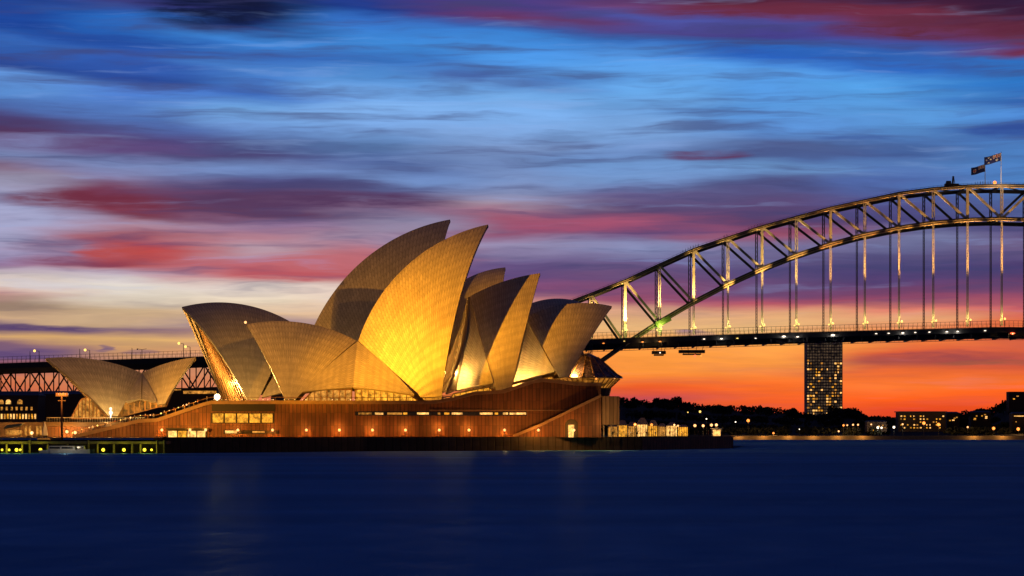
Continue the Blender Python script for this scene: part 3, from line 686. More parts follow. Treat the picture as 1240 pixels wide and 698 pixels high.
# ------------------------------------------------------------------ jetty with green-lit piles, boats
jt = thing('jetty', at(100, 0, 545) * [1, 1, 0], 'low dark timber jetty with yellow-green lights among its piles at far left', 'jetty')
mb = MB(); A0 = at(-60, 0, 543); A1 = at(200, 0, 540)
mb.box(((A0[0] + A1[0]) / 2, 546, 2.35), ((A1[0] - A0[0]) / 2, 4.5, .28)); mb.build('deck', M['timber'], jt)
for i, px in enumerate((-8, 8, 27, 36, 58, 82, 107, 118, 138, 160, 170, 190, 199)):
    p_ = at(px, 0, 541.5); MB().tube((p_[0], p_[1], -2), (p_[0], p_[1], 2.9 if px in (36, 107, 190, 199) else 2.1), .22, .2, 8).build('pile', M['timber'], jt)
for i, px in enumerate((2.5, 11, 20, 24.5, 49, 125, 150, 175, 183.5)):
    p_ = at(px, 545, 540.9); s_ = 1. if px in (49, 125, 150, 175, 20) else .6
    MB().ball(p_, .30 * s_ + .08, 8).build('under_deck_light', M['lamp_y'], jt)
    lamp('bulb', 'POINT', p_ + [0, -.5, .1], 210 * s_, (.80, .75, .03), jt, .3)
mb = MB()
mb.bar((A0[0], 541.8, 3.6), (A1[0], 541.8, 3.6), .06)
for i in range(30): x_ = A0[0] + (A1[0] - A0[0]) * i / 29; mb.bar((x_, 541.8, 2.6), (x_, 541.8, 3.6), .05)
mb.build('railing', M['steel_dark'], jt)
def boat(px, L, lab, Y=538., col='white'):
    c_ = at(px, 0, Y); t = thing('motor_boat', (c_[0], c_[1], 0), lab, 'boat', 'small boats moored at the jetty')
    st_ = [(-1, .75, .0), (-.6, .95, 0), (0, 1., .0), (.5, .85, .05), (.85, .42, .15), (1, .04, .25)]; mb = MB(); V = []
    for a_, w2, dz_ in st_:
        for (yy, zz) in ((-1, .75 + dz_), (-.75, .1), (0, -.3), (.75, .1), (1, .75 + dz_)): V.append((c_[0] + a_ * L / 2, c_[1] + yy * w2 * L * .16, zz))
    F_ = [(i * 5 + j, i * 5 + j + 1, i * 5 + 6 + j, i * 5 + 5 + j) for i in range(5) for j in range(4)] + [(i * 5 + 4, i * 5, i * 5 + 5, i * 5 + 9) for i in range(5)] + [(0, 1, 2, 3, 4)]
    mb.add(V, F_); mb.build('hull', M[col], t)
    mb = MB(); mb.box((c_[0] - .05 * L, c_[1], 1.15), (L * .2, L * .1, .5), taper=.85); cb = mb.build('cabin', M['white'], t)
    mb = MB(); mb.box((c_[0] - .05 * L, c_[1] - L * .1 - .03, 1.25), (L * .15, .03, .2)); mb.build('window', M['glass'], cb)
lamp('bulb', 'POINT', at(80, 541, 531), 260, (1., .8, .5), None, .4)  # added light without a fixture, brightens the moored boats
boat(69, 7.5, 'white motor boat moored at the jetty just left of the lit one'); boat(85, 8.5, 'white cabin boat moored at the jetty, middle of three', 537.5); boat(98, 6., 'small dark boat moored at the jetty, rightmost of three', 539., 'slate')

# people on the steps and the promenade: one continuous body each
def person_mesh(name, cl, pose=0):
    sk = [(0, 0, .95), (0, 0, 1.15), (0, 0, 1.38), (0, .01, 1.52), (0, -.01, 1.66),
          (.10, 0, .90), (.11, .02 + .12 * pose, .50), (.12, .02, .06), (.12, -.10, .03), (-.10, 0, .90), (-.11, -.02 - .12 * pose, .50), (-.12, .05, .06), (-.12, -.07, .03),
          (.19, 0, 1.40), (.24, .02, 1.13), (.25, -.08, .88), (-.19, 0, 1.40), (-.24, .02, 1.13), (-.25, -.06, .88), (0, -.01, 1.74)]
    ed = [(0, 1), (1, 2), (2, 3), (3, 4), (4, 19), (0, 5), (5, 6), (6, 7), (7, 8), (0, 9), (9, 10), (10, 11), (11, 12), (2, 13), (13, 14), (14, 15), (2, 16), (16, 17), (17, 18)]
    rad = [.15, .13, .15, .055, .095, .09, .065, .045, .04, .09, .065, .045, .04, .06, .045, .035, .06, .045, .035, .07]
    me = bpy.data.meshes.new('skeleton'); me.from_pydata(sk, ed, []); ob = bpy.data.objects.new('skeleton', me); C.objects.link(ob)
    md = ob.modifiers.new('s', 'SKIN'); 
    for i, r_ in enumerate(rad): me.skin_vertices[0].data[i].radius = (r_, r_ * .85)
    me.skin_vertices[0].data[0].use_root = True
    ob.modifiers.new('d', 'SUBSURF').levels = 1
    dg = bpy.context.evaluated_depsgraph_get(); dg.update(); m2 = bpy.data.meshes.new_from_object(ob.evaluated_get(dg)); m2.name = name
    bpy.data.objects.remove(ob)
    m2.materials.clear()
    for m_ in (M['cloth_a'], M[cl], M['skin'], M['hair']): m2.materials.append(m_)
    for p_ in m2.polygons:
        z = p_.center.z; x = abs(p_.center.x); y = p_.center.y
        p_.material_index = 0 if z < .93 and x < .2 else (2 if (z > 1.48 and z < 1.70) or (z < .95 and x >= .2) else (3 if z >= 1.70 else 1)); p_.use_smooth = True
    return m2
PM = [person_mesh('person', c_, i % 2) for i, c_ in enumerate(('cloth_b', 'cloth_a', 'cloth_c'))]
def person(loc, k_, rz, lab, grp):
    o_ = bpy.data.objects.new('person', PM[k_ % 3]); C.objects.link(o_); o_.location = tuple(float(x) for x in loc); o_.rotation_euler.z = rz
    return tag(o_, lab, 'person', grp)
cloth = ['pale top', 'dark clothes', 'red top']
def prof_z(s_):
    for a_, b_ in zip(pl[1:], pl[2:]):
        if a_[0] <= s_ <= b_[0]: return a_[2] + (b_[2] - a_[2]) * (s_ - a_[0]) / (b_[0] - a_[0])
    return pl[7][2]
for i, px in enumerate((112, 127, 139, 152, 163, 176, 186, 199, 211, 222, 229, 240, 251)):
    s_ = J.loc(px, 500, WF)[0]; z_ = prof_z(s_)
    person(J.W((s_, WF - 1.6 - (i % 3) * .8, z_ - .02)), i, (i * 2.1) % 6, f'person in {cloth[i % 3]} standing on the monumental steps, {ordw(i)} up from the foot', 'people on the steps')

# small lamps along the steps
for i, px in enumerate((99, 108, 118, 130, 146, 158, 170, 182, 195, 205, 216, 226, 237)):
    s_ = J.loc(px, 500, WF)[0]; q = J.W((s_, WF - .6, prof_z(s_) + 1.25)); MB().ball(q, .11 + .05 * (i % 3), 6).build('handrail_light', M['lamp'] if i % 2 else M['lamp_yw'], pod)
    if i % 3 == 0: lamp('bulb', 'POINT', q + [0, 0, .6], 500, (1., .6, .2), None, .3)
for px, py in ((91, 524), (81, 523)):
    q = J.W(J.loc(px, py, WF - 3)); MB().ball(q, .42, 8).build('wall_light', M['lamp'], opera); lamp('bulb', 'POINT', q + J.n * 1., 900, (1., .42, .08), None, .3)
lamp('bulb', 'POINT', J.W(J.loc(64, 524, WF + 1)), 1300, (1., .40, .05), None, .4)
lamp('bulb', 'POINT', J.W(J.loc(150, 523, WF + 5)), 900, (1., .38, .05), None, .4)

# ------------------------------------------------------------------ north promenade: pavilion, lamps
pv = thing('restaurant_pavilion', at(790, 0, 700) * [1, 1, 0] + [0, 0, PZ], 'long low canopy pavilion glowing with warm lights on the north quay', 'pavilion')
for i, (x0, x1, yt, yr, mm) in enumerate(((736, 748, 517, 513, 'win_dim'), (748, 760, 515.5, 509, 'win'), (760, 771, 516.5, 511, 'win_dim'), (771, 785, 514.5, 506, 'win_hot'), (785, 797, 516, 509, 'win'), (797, 807, 517, 513, 'win_dim'), (807, 821, 516, 511.5, 'win_hot'), (821, 834, 517.5, 514.5, 'win'))):
    Y = 712; a = at(x0 + .4, yt, Y); b = at(x1 - .4, yt, Y); hgt = at(x0, yr, Y)[2]
    mb = MB(); cx = (a[0] + b[0]) / 2
    V = [(a[0], Y - 3, a[2]), (b[0], Y - 3, a[2]), (b[0], Y + 4, a[2]), (a[0], Y + 4, a[2]), (cx - .6, Y, hgt), (cx + .6, Y, hgt)]
    mb.add(V, [(0, 1, 5, 4), (1, 2, 5), (2, 3, 4, 5), (3, 0, 4), (0, 3, 2, 1)]); cn = mb.build('canopy', M['canvas'], pv)
    mb = MB(); mb.box((cx, Y + 2, (PZ + a[2]) / 2), ((b[0] - a[0]) / 2 - .1, .1, (a[2] - PZ) / 2)); mb.build('glass_wall', M[mm], pv)
    mb = MB()
    for k_ in range(5): x_ = a[0] + .1 + (b[0] - a[0] - .2) * k_ / 4; mb.bar((x_, Y - 2.8, PZ), (x_, Y - 2.8, a[2]), .12)
    mb.build('post', M['steel_dark'], cn)
lamp('bulb', 'POINT', at(760, 522, 706), 700, (1., .55, .15), None, .4); lamp('bulb', 'POINT', at(810, 522, 706), 700, (1., .55, .15), None, .4)
q_lamp = None
for i, (px, py, Y, r, mt) in enumerate(((769, 514.3, 700, .5, 'lamp_o'), (789, 514.6, 700, .45, 'lamp_o'), (816.5, 514.8, 702, .32, 'lamp'), (821, 515.8, 705, .32, 'lamp'), (841.5, 515.6, 720, .5, 'lamp'), (851.5, 515.8, 725, .48, 'lamp'), (861.5, 515, 728, .5, 'lamp'), (867.5, 514.8, 730, .5, 'lamp'), (855.5, 507.5, 728, .26, 'lamp_w'))):
    q = at(px, py, Y); t = thing('quay_lamp', (q[0], q[1], PZ), (f'warm quay lamp on the north promenade right of the podium, {ordw(i)} from the left' if i < 8 else 'tallest thin quay lamp with a small cool white light, above the others'), 'lamp post', 'lamps on the north quay')
    MB().tube((q[0], q[1], PZ), (q[0], q[1], q[2] - r), .09, .06).build('post', M['steel_dark'], t); MB().ball(q, r * .85).build('globe', M[mt], t)
    if i in (0, 2, 5, 7): lamp('bulb', 'POINT', q - [0, .8, 0], 500, (1., .55, .18), t, .3)
for i, px in enumerate((742, 748, 764, 772, 783, 794, 803, 811, 826, 846, 858, 873)):
    q = at(px, 0, 698 + (i % 3) * 1.5 if px < 830 else 722); person((q[0], q[1], PZ), i + 1, i * 1.7 % 6, f'person in {cloth[(i + 1) % 3]} on the north quay promenade, {ordw(i)} from the left', 'people on the north quay')
# two little service kiosks on the outer quay
ks = thing('kiosk', at(868, 0, 727) * [1, 1, 0] + [0, 0, PZ], 'small lit kiosk near the right end of the quay', 'kiosk')
q = at(868, 0, 727); mb = MB(); mb.box((q[0], q[1] + 1, PZ + 1.2), (1.4, 1., 1.2)); mb.box((q[0], q[1] + .8, PZ + 2.5), (1.7, 1.4, .12)); mb.build('wall', M['white'], ks)
mb = MB(); mb.box((q[0], q[1] - .03, PZ + 1.2), (1.1, .03, .9)); mb.build('window', M['win_hot'], ks)

# ------------------------------------------------------------------ harbour bridge
YB = 1300.; YF = 1330.; SC = FOC / YB; XC = (1213 - 620) / SC
bridge = thing('arch_bridge', (XC, YB + 15, 0), 'great steel arch bridge with floodlit truss and hanging deck behind the shells', 'bridge')
Z = lambda py: CZ + (HOR - py) / SC
Xp = lambda px: (px - 620) / SC
TX = [0, 18, 36, 54, 91, 127, 162.7, 198, 223.7, 252]; TZ = [134.6, 134.2, 132.8, 130.4, 122.4, 112.6, 100.6, 84.4, 74.2, 64.]
topz = lambda d: float(np.interp(abs(d), TX, TZ)); botz = lambda d: 117.2 - 107.5 * (abs(d) / 251.5) ** 2.04
DX = [Xp(-300), Xp(0), Xp(230), Xp(640), Xp(750), Xp(930), Xp(1213), Xp(1213) + 125, Xp(1213) + 300]; DZ = [39, 42, 45.3, 53.2, 55.2, 57.8, 61., 59., 54.]
deckz = lambda x: float(np.interp(x, DX, DZ))
PN = 17.96
node = [XC + (k_ - 14) * PN for k_ in range(29)]
def member(a, b, wd, hd, mat, name, par, lace=False):
    mb = MB()
    a = np.array(a, float); b = np.array(b, float)
    if lace:  # two flanges with lacing between
        d = (b - a); L = np.linalg.norm(d); d /= L; x = np.cross(d, (0, 1., 0)); x /= np.linalg.norm(x)
        mb.bar(a + x * wd * .36, b + x * wd * .36, hd, wd * .28, up=x); mb.bar(a - x * wd * .36, b - x * wd * .36, hd, wd * .28, up=x)
        n_ = max(2, int(L / (wd * 1.6)))
        for i in range(n_):
            s_ = 1 if i % 2 else -1
            mb.bar(a + d * L * i / n_ + x * wd * .3 * s_, a + d * L * (i + 1) / n_ - x * wd * .3 * s_, hd * .5, wd * .13, up=x)
    else: mb.bar(a, b, hd, wd, up=(0, 0, 1) if abs((b - a)[2]) < .99 * np.linalg.norm(b - a) else (1, 0, 0))
    return mb.build(name, mat, par)
for side, Y in ((0, YB), (1, YF)):
    mt = M['steel'] if side == 0 else M['steel_dark']  # far truss is unlit, so its shade is put into a darker steel
    for nm, fz, h0, h1 in (('top_chord', topz, 1.9, 1.9), ('bottom_chord', botz, 2.0, 2.9)):
        mb = MB()
        for a_, b_ in zip(node, node[1:]):
            dd = abs((a_ + b_) / 2 - XC) / 252; hh = h0 + (h1 - h0) * dd
            A_ = np.array([a_, Y, fz(a_ - XC)]); B_ = np.array([b_, Y, fz(b_ - XC)])
            if nm == 'bottom_chord' or True:
                mb.bar(A_ + [0, 0, hh * .38], B_ + [0, 0, hh * .38], 1.6, hh * .26, mi=1)
                mb.bar(A_ - [0, 0, hh * .38], B_ - [0, 0, hh * .38], 1.6, hh * .26)
                mb.bar(A_, B_, 1.2, hh * .5, mi=1)
                mb.bar(A_ + [0, -.75, hh * .08], B_ + [0, -.75, hh * .08], .25, hh * .22)
        mb.build(nm, [M['steel_chord'] if side == 0 else mt, M['steel_dark']], bridge)  # near chord has shade painted in: dark upper flange and web, paler below
    for k_, x_ in enumerate(node):
        zt, zb = topz(x_ - XC), botz(x_ - XC); dz_ = deckz(x_)
        member((x_, Y, max(zb, 8)), (x_, Y, zt), 1.45, 1.2, mt, 'vertical', bridge, k_ % 2 == 0 or side == 1)
        if zb > dz_ + 2: member((x_, Y, dz_), (x_, Y, zb), 1.0, .8, mt, 'hanger', bridge, True)
        elif zb < dz_ - 8 and k_ in (0, 1, 27, 28): pass
        if k_ < 14: member((x_, Y, zt), (node[k_ + 1], Y, botz(node[k_ + 1] - XC)), 1.25, 1., mt, 'diagonal', bridge)
        if k_ > 14: member((x_, Y, zt), (node[k_ - 1], Y, botz(node[k_ - 1] - XC)), 1.25, 1., mt, 'diagonal', bridge)
for k_, x_ in enumerate(node):
    for z_ in (topz(x_ - XC), botz(x_ - XC)):
        if z_ > 20: MB().bar((x_, YB, z_), (x_, YF, z_), .9, 1.).build('cross_brace', M['steel_dark'], bridge)
    if k_ < 28: MB().bar((x_, YB, topz(x_ - XC)), (node[k_ + 1], YF, topz(node[k_ + 1] - XC)), .6, .6).build('cross_brace', M['steel_dark'], bridge)
# handrail on the top chord (climb route)
mb = MB()
for a_, b_ in zip(node[:-1], node[1:]):
    A_ = np.array([a_, YB, topz(a_ - XC) + .7]); B_ = np.array([b_, YB, topz(b_ - XC) + .7])
    mb.bar(A_ + [0, 0, .9], B_ + [0, 0, .9], .12)
    for i in range(8): q = A_ + (B_ - A_) * i / 8; mb.bar(q, q + [0, 0, .9], .12)
mb.build('handrail', M['steel_dark'], bridge)
# deck from far left to right, with cross girders and railings
xs_ = sorted(set([Xp(-300 + 22 * i) for i in range(100)]))
xs_ = [x_ for x_ in xs_ if x_ < XC + 300]
dk = MB(); rl = MB(); cg = MB()
for a_, b_ in zip(xs_, xs_[1:]):
    za, zb = deckz(a_), deckz(b_)
    dk.bar((a_, YB + 15, za - 1.6), (b_, YB + 15, zb - 1.6), 46, 1.5)
    for Y in (YB - 8.2, YF + 8.2): dk.bar((a_, Y, za - 2.4), (b_, Y, zb - 2.4), .5, 2.6)
    dk.bar((a_, YB, za - 4.), (b_, YB, zb - 4.), .8, 3.); dk.bar((a_, YF, za - 4.), (b_, YF, zb - 4.), .8, 3.)
    for Y in (YB - 8.4, YF + 8.4):
        rl.bar((a_, Y, za + 2.4), (b_, Y, zb + 2.4), .14); rl.bar((a_, Y, za + 1.1), (b_, Y, zb + 1.1), .1)
        for i in range(4): t = i / 4; x_ = a_ + (b_ - a_) * t; z_ = za + (zb - za) * t; rl.bar((x_, Y, z_ - .8), (x_, Y, z_ + 2.4), .14)
    if a_ > Xp(640):
        rl.bar((a_, YB - 7, za - 7.4), (b_, YB - 7, zb - 7.4), .22)
        for i in range(4): t = i / 4; x_ = a_ + (b_ - a_) * t; z_ = za + (zb - za) * t; rl.bar((x_, YB - 7, z_ - 7.4), (x_, YB - 7, z_ - 5.8), .12)
        cg.bar((a_, YB - 7, za - 4.8), (a_, YF + 7, za - 4.8), .5, 2.4)
dk.build('deck', M['steel_dark'], bridge); rl.build('railing', M['steel_dark'], bridge); cg.build('cross_girder', M['steel_dark'], bridge)
# approach spans: lattice girders and sandstone piers
piers = [Xp(v) for v in (-88, 53, 194, 335, 476, 610)]
for a_, b_ in zip(piers, piers[1:]):
    mb = MB()
    for Y in (YB + 2, YF - 2):
        n_ = 8; zt = lambda x_: deckz(x_) - 5.2; zb = lambda x_: deckz(x_) - 17.5
        mb.bar((a_, Y, zt(a_)), (b_, Y, zt(b_)), .9, .9); mb.bar((a_, Y, zb(a_)), (b_, Y, zb(b_)), .9, 1.1)
        for i in range(n_):
            x0 = a_ + (b_ - a_) * i / n_; x1 = a_ + (b_ - a_) * (i + 1) / n_; xm = (x0 + x1) / 2
            mb.bar((x0, Y, zt(x0)), (x0, Y, zb(x0)), .55)
            if i % 2: mb.bar((x0, Y, zt(x0)), (x1, Y, zb(x1)), .7); 
            else: mb.bar((x0, Y, zb(x0)), (x1, Y, zt(x1)), .7)
            if i in (3, 4): mb.bar((x0, Y, zb(x0)), (x1, Y, zt(x1)), .45); mb.bar((x0, Y, zt(x0)), (x1, Y, zb(x1)), .45)
    mb.build('lattice_girder', M['steel_dark'], bridge)
for i, x_ in enumerate(piers[:-1]):
    mb = MB(); mb.box((x_, YB + 15, (deckz(x_) - 18) / 2), (3.4, 15, (deckz(x_) - 18) / 2), taper=.9); mb.build('pier', M['sandstone'], bridge)
for Y in (YB - 6, YF + 6):
    mb = MB(); x_ = piers[-1] + 3; mb.box((x_, Y, 35), (8, 6, 35), taper=.88); mb.box((x_, Y, 73.5), (6.2, 4.6, 3.5), taper=.9); mb.box((x_, Y, 70.4), (7.4, 5.6, .5)); mb.build('pylon', M['sandstone'], bridge)
lamp('pier_light', 'POINT', (Xp(56), YB - 9, 12), 9000, (1., .45, .08), None, 1.)
# joint where arch meets deck, its green light partly put into the colour
mb = MB(); j = 4
xg = Xp(803); mb.box((xg, YB - 1.3, botz(xg - XC) - 1), (4.2, .5, 1.6), np.array([[.88, 0, .47], [0, 1, 0], [-.47, 0, .88]])); mb.build('gusset', M['steel_green'], bridge)
lamp('green_light', 'POINT', (xg - 2, YB - 6, deckz(xg) + 2.5), 1600, (.45, 1., .08), None, .5)
lamp('green_light', 'POINT', (xg + 4, YB - 8, deckz(xg) + 2.5), 900, (.8, .9, .1), None, .5)

# uplights at the foot of each hanger
proto = None
for k_, x_ in enumerate(node):
    if k_ < 2 or k_ > 20: continue
    dz_ = deckz(x_); zt, zb = topz(x_ - XC), botz(x_ - XC)
    b_ = np.array([x_ + .6, YB - 5.5, dz_ - .2])
    lab = f'yellow uplight pair at a truss foot on the bridge deck, {ordw(k_ - 2)} from the left'
    t = thing('bridge_floodlight', b_, lab, 'floodlight', 'floodlights along the bridge deck')
    MB().bar(b_, b_ + [0, 0, 3.2], .25).build('bracket', M['steel_dark'], t)
    MB().ball(b_ + [0, 0, 3.6], .55, 8).build('lens', M['lamp_yw'], t)
    MB().ball(b_ + [-2.2, 0, 2.9], .45, 8).build('lens', M['lamp_yw'], t)
    tz = (zb + zt) / 2 if zb > dz_ else (dz_ + zt) / 2
    H_ = max(14., zt - dz_)
    lamp('uplight', 'SPOT', b_ + [0, -1.5, 3.9], 190000 + 210. * H_ ** 2, (1., .48, .11) if k_ > 8 else (1., .58, .14), t, .4, target=(x_, YB, tz), spot=19 if H_ > 30 else 50, blend=.8)
    lamp('glow', 'POINT', b_ + [0, 1.2, 5.2], 2000, (1., .8, .2), t, .4)
# roadway lamps seen along the deck edge
for i, (px, py, mm, r) in enumerate(((730, 416.6, 'lamp_o', .5), (755, 414, 'lamp_yw', .35), (777, 415, 'lamp_o', .55), (798, 414.5, 'lamp_o', .6), (851, 411.5, 'lamp_w', .5), (872, 411, 'lamp_w', .6), (891, 410.6, 'lamp_yw', .5), (913, 410.6, 'lamp_w', .45), (947, 408.2, 'lamp_w', .85), (963.5, 408.8, 'lamp_w', .6), (1006, 406.6, 'lamp_w', .9), (1058, 405, 'lamp_w', .5), (1073, 404.6, 'lamp_w', .5), (1090, 404, 'lamp_w', .65), (1105, 403.6, 'lamp_w', .5), (1122, 403.2, 'lamp_w', .5), (1143, 402.6, 'lamp_w', .55), (1156, 402.3, 'lamp_w', .55), (1189, 401.4, 'lamp_w', .5), (1222, 404.5, 'lamp_r', 1.1))):
    q = np.array([Xp(px), YB - 8.9, Z(py) ]); 
    t = thing('deck_lamp', q - [0, 0, .5], {'lamp_o': 'orange', 'lamp_w': 'white', 'lamp_yw': 'pale yellow', 'lamp_r': 'large orange-red'}[mm] + f' lamp fixed to the bridge deck edge, {ordw(i)} from the left', 'lamp', 'lamps along the bridge deck edge')
    mb = MB(); mb.bar(q + [0, .5, 0], q - [0, .1, 0], .2); mb.build('bracket', M['steel_dark'], t)
    MB().lathe(q, [(.1 * r, -.6 * r), (1.2 * r, -.25 * r), (1.2 * r, .1 * r), (.1 * r, .4 * r)], 8).build('lens', M[mm], t)
    if r > .54: lamp('bulb', 'POINT', q - [0, 1., .6], 600 * r, (1., .6, .2) if mm != 'lamp_w' else (1., .9, .7), t, .3)
# street lamps on the approach viaduct
for i, (px, y1, lit) in enumerate(((39, 427, 0), (50, 426, 1), (99, 424, 0), (111, 425, 1), (162, 423, 0), (174, 424, 2), (224, 417, 1), (232, 421, 1))):
    x_ = Xp(px); zb = deckz(x_); zt = Z(y1); t = thing('street_lamp', (x_, YB - 6, zb), ['unlit thin', 'lit', 'double-headed dark'][lit] + f' street lamp on the bridge approach, {ordw(i)} from the left', 'street lamp', 'street lamps on the bridge approach')
    mb = MB(); mb.tube((x_, YB - 6, zb - .8), (x_, YB - 6, zt), .2, .14, 6); mb.bar((x_, YB - 6, zt), (x_ - (2.4 if lit else .1), YB - 6, zt + .4), .2)
    if lit == 2: mb.bar((x_, YB - 6, zt), (x_ + 2.4, YB - 6, zt + .4), .2)
    mb.build('post', M['steel_dark'], t)
    if lit: MB().ball((x_ - 2.4, YB - 6, zt + .2), .7 if lit == 1 else .4, 8).build('lamp_head', M['lamp_yw'] if lit == 1 else M['steel_dark'], t)
# inspection gantries slung below the deck
for i, (px, L, hgt, lab) in enumerate(((798, 4.5, 3.4, 'small dark inspection gantry slung under the bridge deck near the arch joint'), (838, 8.5, 3.6, 'larger inspection gantry under the bridge deck with red-orange lights'))):
    x_ = Xp(px); z_ = deckz(x_) - 7.6; t = thing('inspection_gantry', (x_, YB + 2, z_ - hgt), lab, 'gantry')
    mb = MB(); mb.box((x_, YB + 2, z_ - hgt * .75), (L * .55, 3, .3)); mb.box((x_, YB + 2, z_ - hgt * .35), (L * .8, 2.5, .8)); mb.build('platform', M['steel_dark'], t)
    mb = MB()
    for s_ in (-1, -.4, .4, 1): mb.bar((x_ + s_ * L * .5, YB - 1, z_ - hgt * .8), (x_ + s_ * L * .7, YB - 1, z_ + 1.2), .25)
    mb.build('hanger', M['steel_dark'], t)
    if i: MB().ball((x_ + 1.4, YB - 1.6, z_ - hgt - .2), .75, 8).build('lens', M['lamp_r'], t); MB().ball((x_ + 4.6, YB - 1.6, z_ - hgt), .4, 8).build('lens', M['lamp_o'], t)
    else: MB().ball((x_ + .5, YB - 1.4, z_ - 1.4), .35, 8).build('lens', M['lamp_w'], t)
# climbers on the top chord
ci = 0
for grp, xs2 in (('lower', np.arange(827, 847, 3.1)), ('middle', np.arange(877, 882, 3.2)), ('upper', np.arange(907, 927, 3.4)), ('summit', np.arange(1181, 1200, 3.1))):
    for i, px in enumerate(xs2):
        x_ = Xp(px); person((x_, YB + .2, topz(x_ - XC) + .95), 1, 1.57 + rnd.uniform(-.4, .4), f'climber in dark overalls on the arch top, {ordw(i)} from the left of the {grp} group', 'people climbing the bridge arch')
# flags on the summit
for (px, y0, y1, yb) in ((1213.6, 183, 0, 229), (1204.3, 194, 0, 227)):
    pass
def flag(px, ytop, L, Hh, kind, lab, Y):
    x_ = Xp(px); zt = Z(ytop); t = thing('flagpole', (x_, Y, topz(x_ - XC) + .9), lab + ', pole included' if False else lab, 'flagpole')
    MB().tube((x_, Y, topz(x_ - XC) + .9), (x_, Y, zt + .6), .22, .14, 8).build('pole', M['white'], t)
    nx, ny = 36, 18; mb = MB(); V = []
    for side in (0, 1):
        for i in range(nx + 1):
            for j in range(ny + 1):
                s_ = i / nx; V.append((x_ - s_ * L, Y + math.sin(s_ * 7) * .5 * s_ + side * .04, zt - j / ny * Hh - s_ * L * .28 + math.sin(s_ * 6 + 1) * .25 * s_))
    def pat(u_, v_):
        if u_ < .5 and v_ < .5:
            cu, cv = u_ / .5, v_ / .5
            if abs(cu - .5) < .06 or abs(cv - .5) < .1: return 2
            if abs(cu - .5) < .12 or abs(cv - .5) < .2: return 1
            dd = min(abs(cu - cv), abs(cu - (1 - cv)))
            return 2 if dd < .05 else (1 if dd < .14 else 0)
        if kind == 'nation':
            for (a_, b_, r_) in ((.25, .75, .075), (.75, .17, .045), (.75, .83, .045), (.63, .45, .045), (.87, .40, .045)):
                if ((u_ - a_)) ** 2 + ((v_ - b_) / 2) ** 2 < r_ ** 2: return 1
            return 0
        d_ = math.hypot(u_ - .75, (v_ - .5) / 2)
        if d_ < .13: return 2 if abs(u_ - .75) < .03 or abs(v_ - .5) < .06 else 1
        return 0
    n1_ = (nx + 1) * (ny + 1)
    mb.v = V
    for side in (0, 1):
        for i in range(nx):
            for j in range(ny):
                a_ = side * n1_ + i * (ny + 1) + j; q = [a_, a_ + 1, a_ + ny + 2, a_ + ny + 1]
                mb.f.append(q if side else q[::-1]); mb.mi.append(pat((i + .5) / nx, (j + .5) / ny)); mb.uv.append([(0, 0)] * 4)
    mb.build('flag', [M['blue'], M['white'], M['red']], t)
flag(1213.6, 184.5, 8.8, 4.2, 'nation', 'white flagpole on the arch summit flying the blue national flag, right one', YB + 3)
flag(1204.3, 192.5, 7.4, 4.0, 'state', 'left flagpole on the arch summit, its blue flag carrying a red and white badge', YB + 26)
x_ = Xp(1208.2); t = thing('warning_beacon', (x_, YB + 8, topz(x_ - XC) + 1), 'glowing orange warning beacon between the two flagpoles on the arch', 'beacon')
MB().tube((x_, YB + 8, topz(x_ - XC) + .9), (x_, YB + 8, Z(221.5)), .35).build('post', M['steel_dark'], t); MB().ball((x_, YB + 8, Z(219.5)), .95).build('lens', M['lamp_o'], t)
lamp('bulb', 'POINT', (x_ + 1, YB - 7, Z(214)), 5500, (1., .68, .4), t, .4)  # added light set forward of the beacon to brighten the flags
# maintenance crane on the top chord
x_ = Xp(1153); zt = topz(x_ - XC) + .9; t = thing('maintenance_crane', (x_, YB + 2, zt), 'dark maintenance crane perched on the arch top left of the flags', 'crane')
mb = MB(); mb.box((x_, YB + 2, zt + .7), (3.6, 1.6, .6)); mb.box((x_ + 3.4, YB + 2, zt + .45), (1.6, 1.2, .3)); mb.build('chassis', M['steel_dark'], t)
mb = MB(); mb.box((x_ - 1.6, YB + 2, zt + 2.), (1.4, 1.2, .8), taper=.8); mb.build('cabin', M['steel_dark'], t)
mb = MB(); mb.bar((x_ + .6, YB + 2, zt + 1.2), (x_ + .95, YB + 2, zt + 5.3), .9); mb.bar((x_ + 1.8, YB + 2, zt + 1.2), (x_ + 1.1, YB + 2, zt + 5.3), .3); mb.build('jib', M['steel_dark'], t)

# ------------------------------------------------------------------ buildings at the far left
def block(name, px0, px1, y0, y1, Y, dep, mat, lab, cat='building', roof=None):
    a = at(px0, y0, Y); b = at(px1, y1, Y); t = thing(name, ((a[0] + b[0]) / 2, Y, max(0, b[2])), lab, cat)
    mb = MB(); mb.box(((a[0] + b[0]) / 2, Y + dep / 2, (a[2] + b[2]) / 2), ((b[0] - a[0]) / 2, dep / 2, (a[2] - b[2]) / 2)); mb.build('wall', M[mat], t)
    if roof:
        mb = MB(); x0, x1 = a[0] - .4, b[0] + .4; z0 = a[2]; z1 = a[2] + roof
        mb.add([(x0, Y - .4, z0), (x1, Y - .4, z0), (x1, Y + dep, z0), (x0, Y + dep, z0), (x0 + 1.5, Y + dep / 2, z1), (x1 - 1.5, Y + dep / 2, z1)], [(0, 1, 5, 4), (1, 2, 5), (2, 3, 4, 5), (3, 0, 4), (0, 3, 2, 1)]); mb.build('roof', M['slate'], t)
    return t
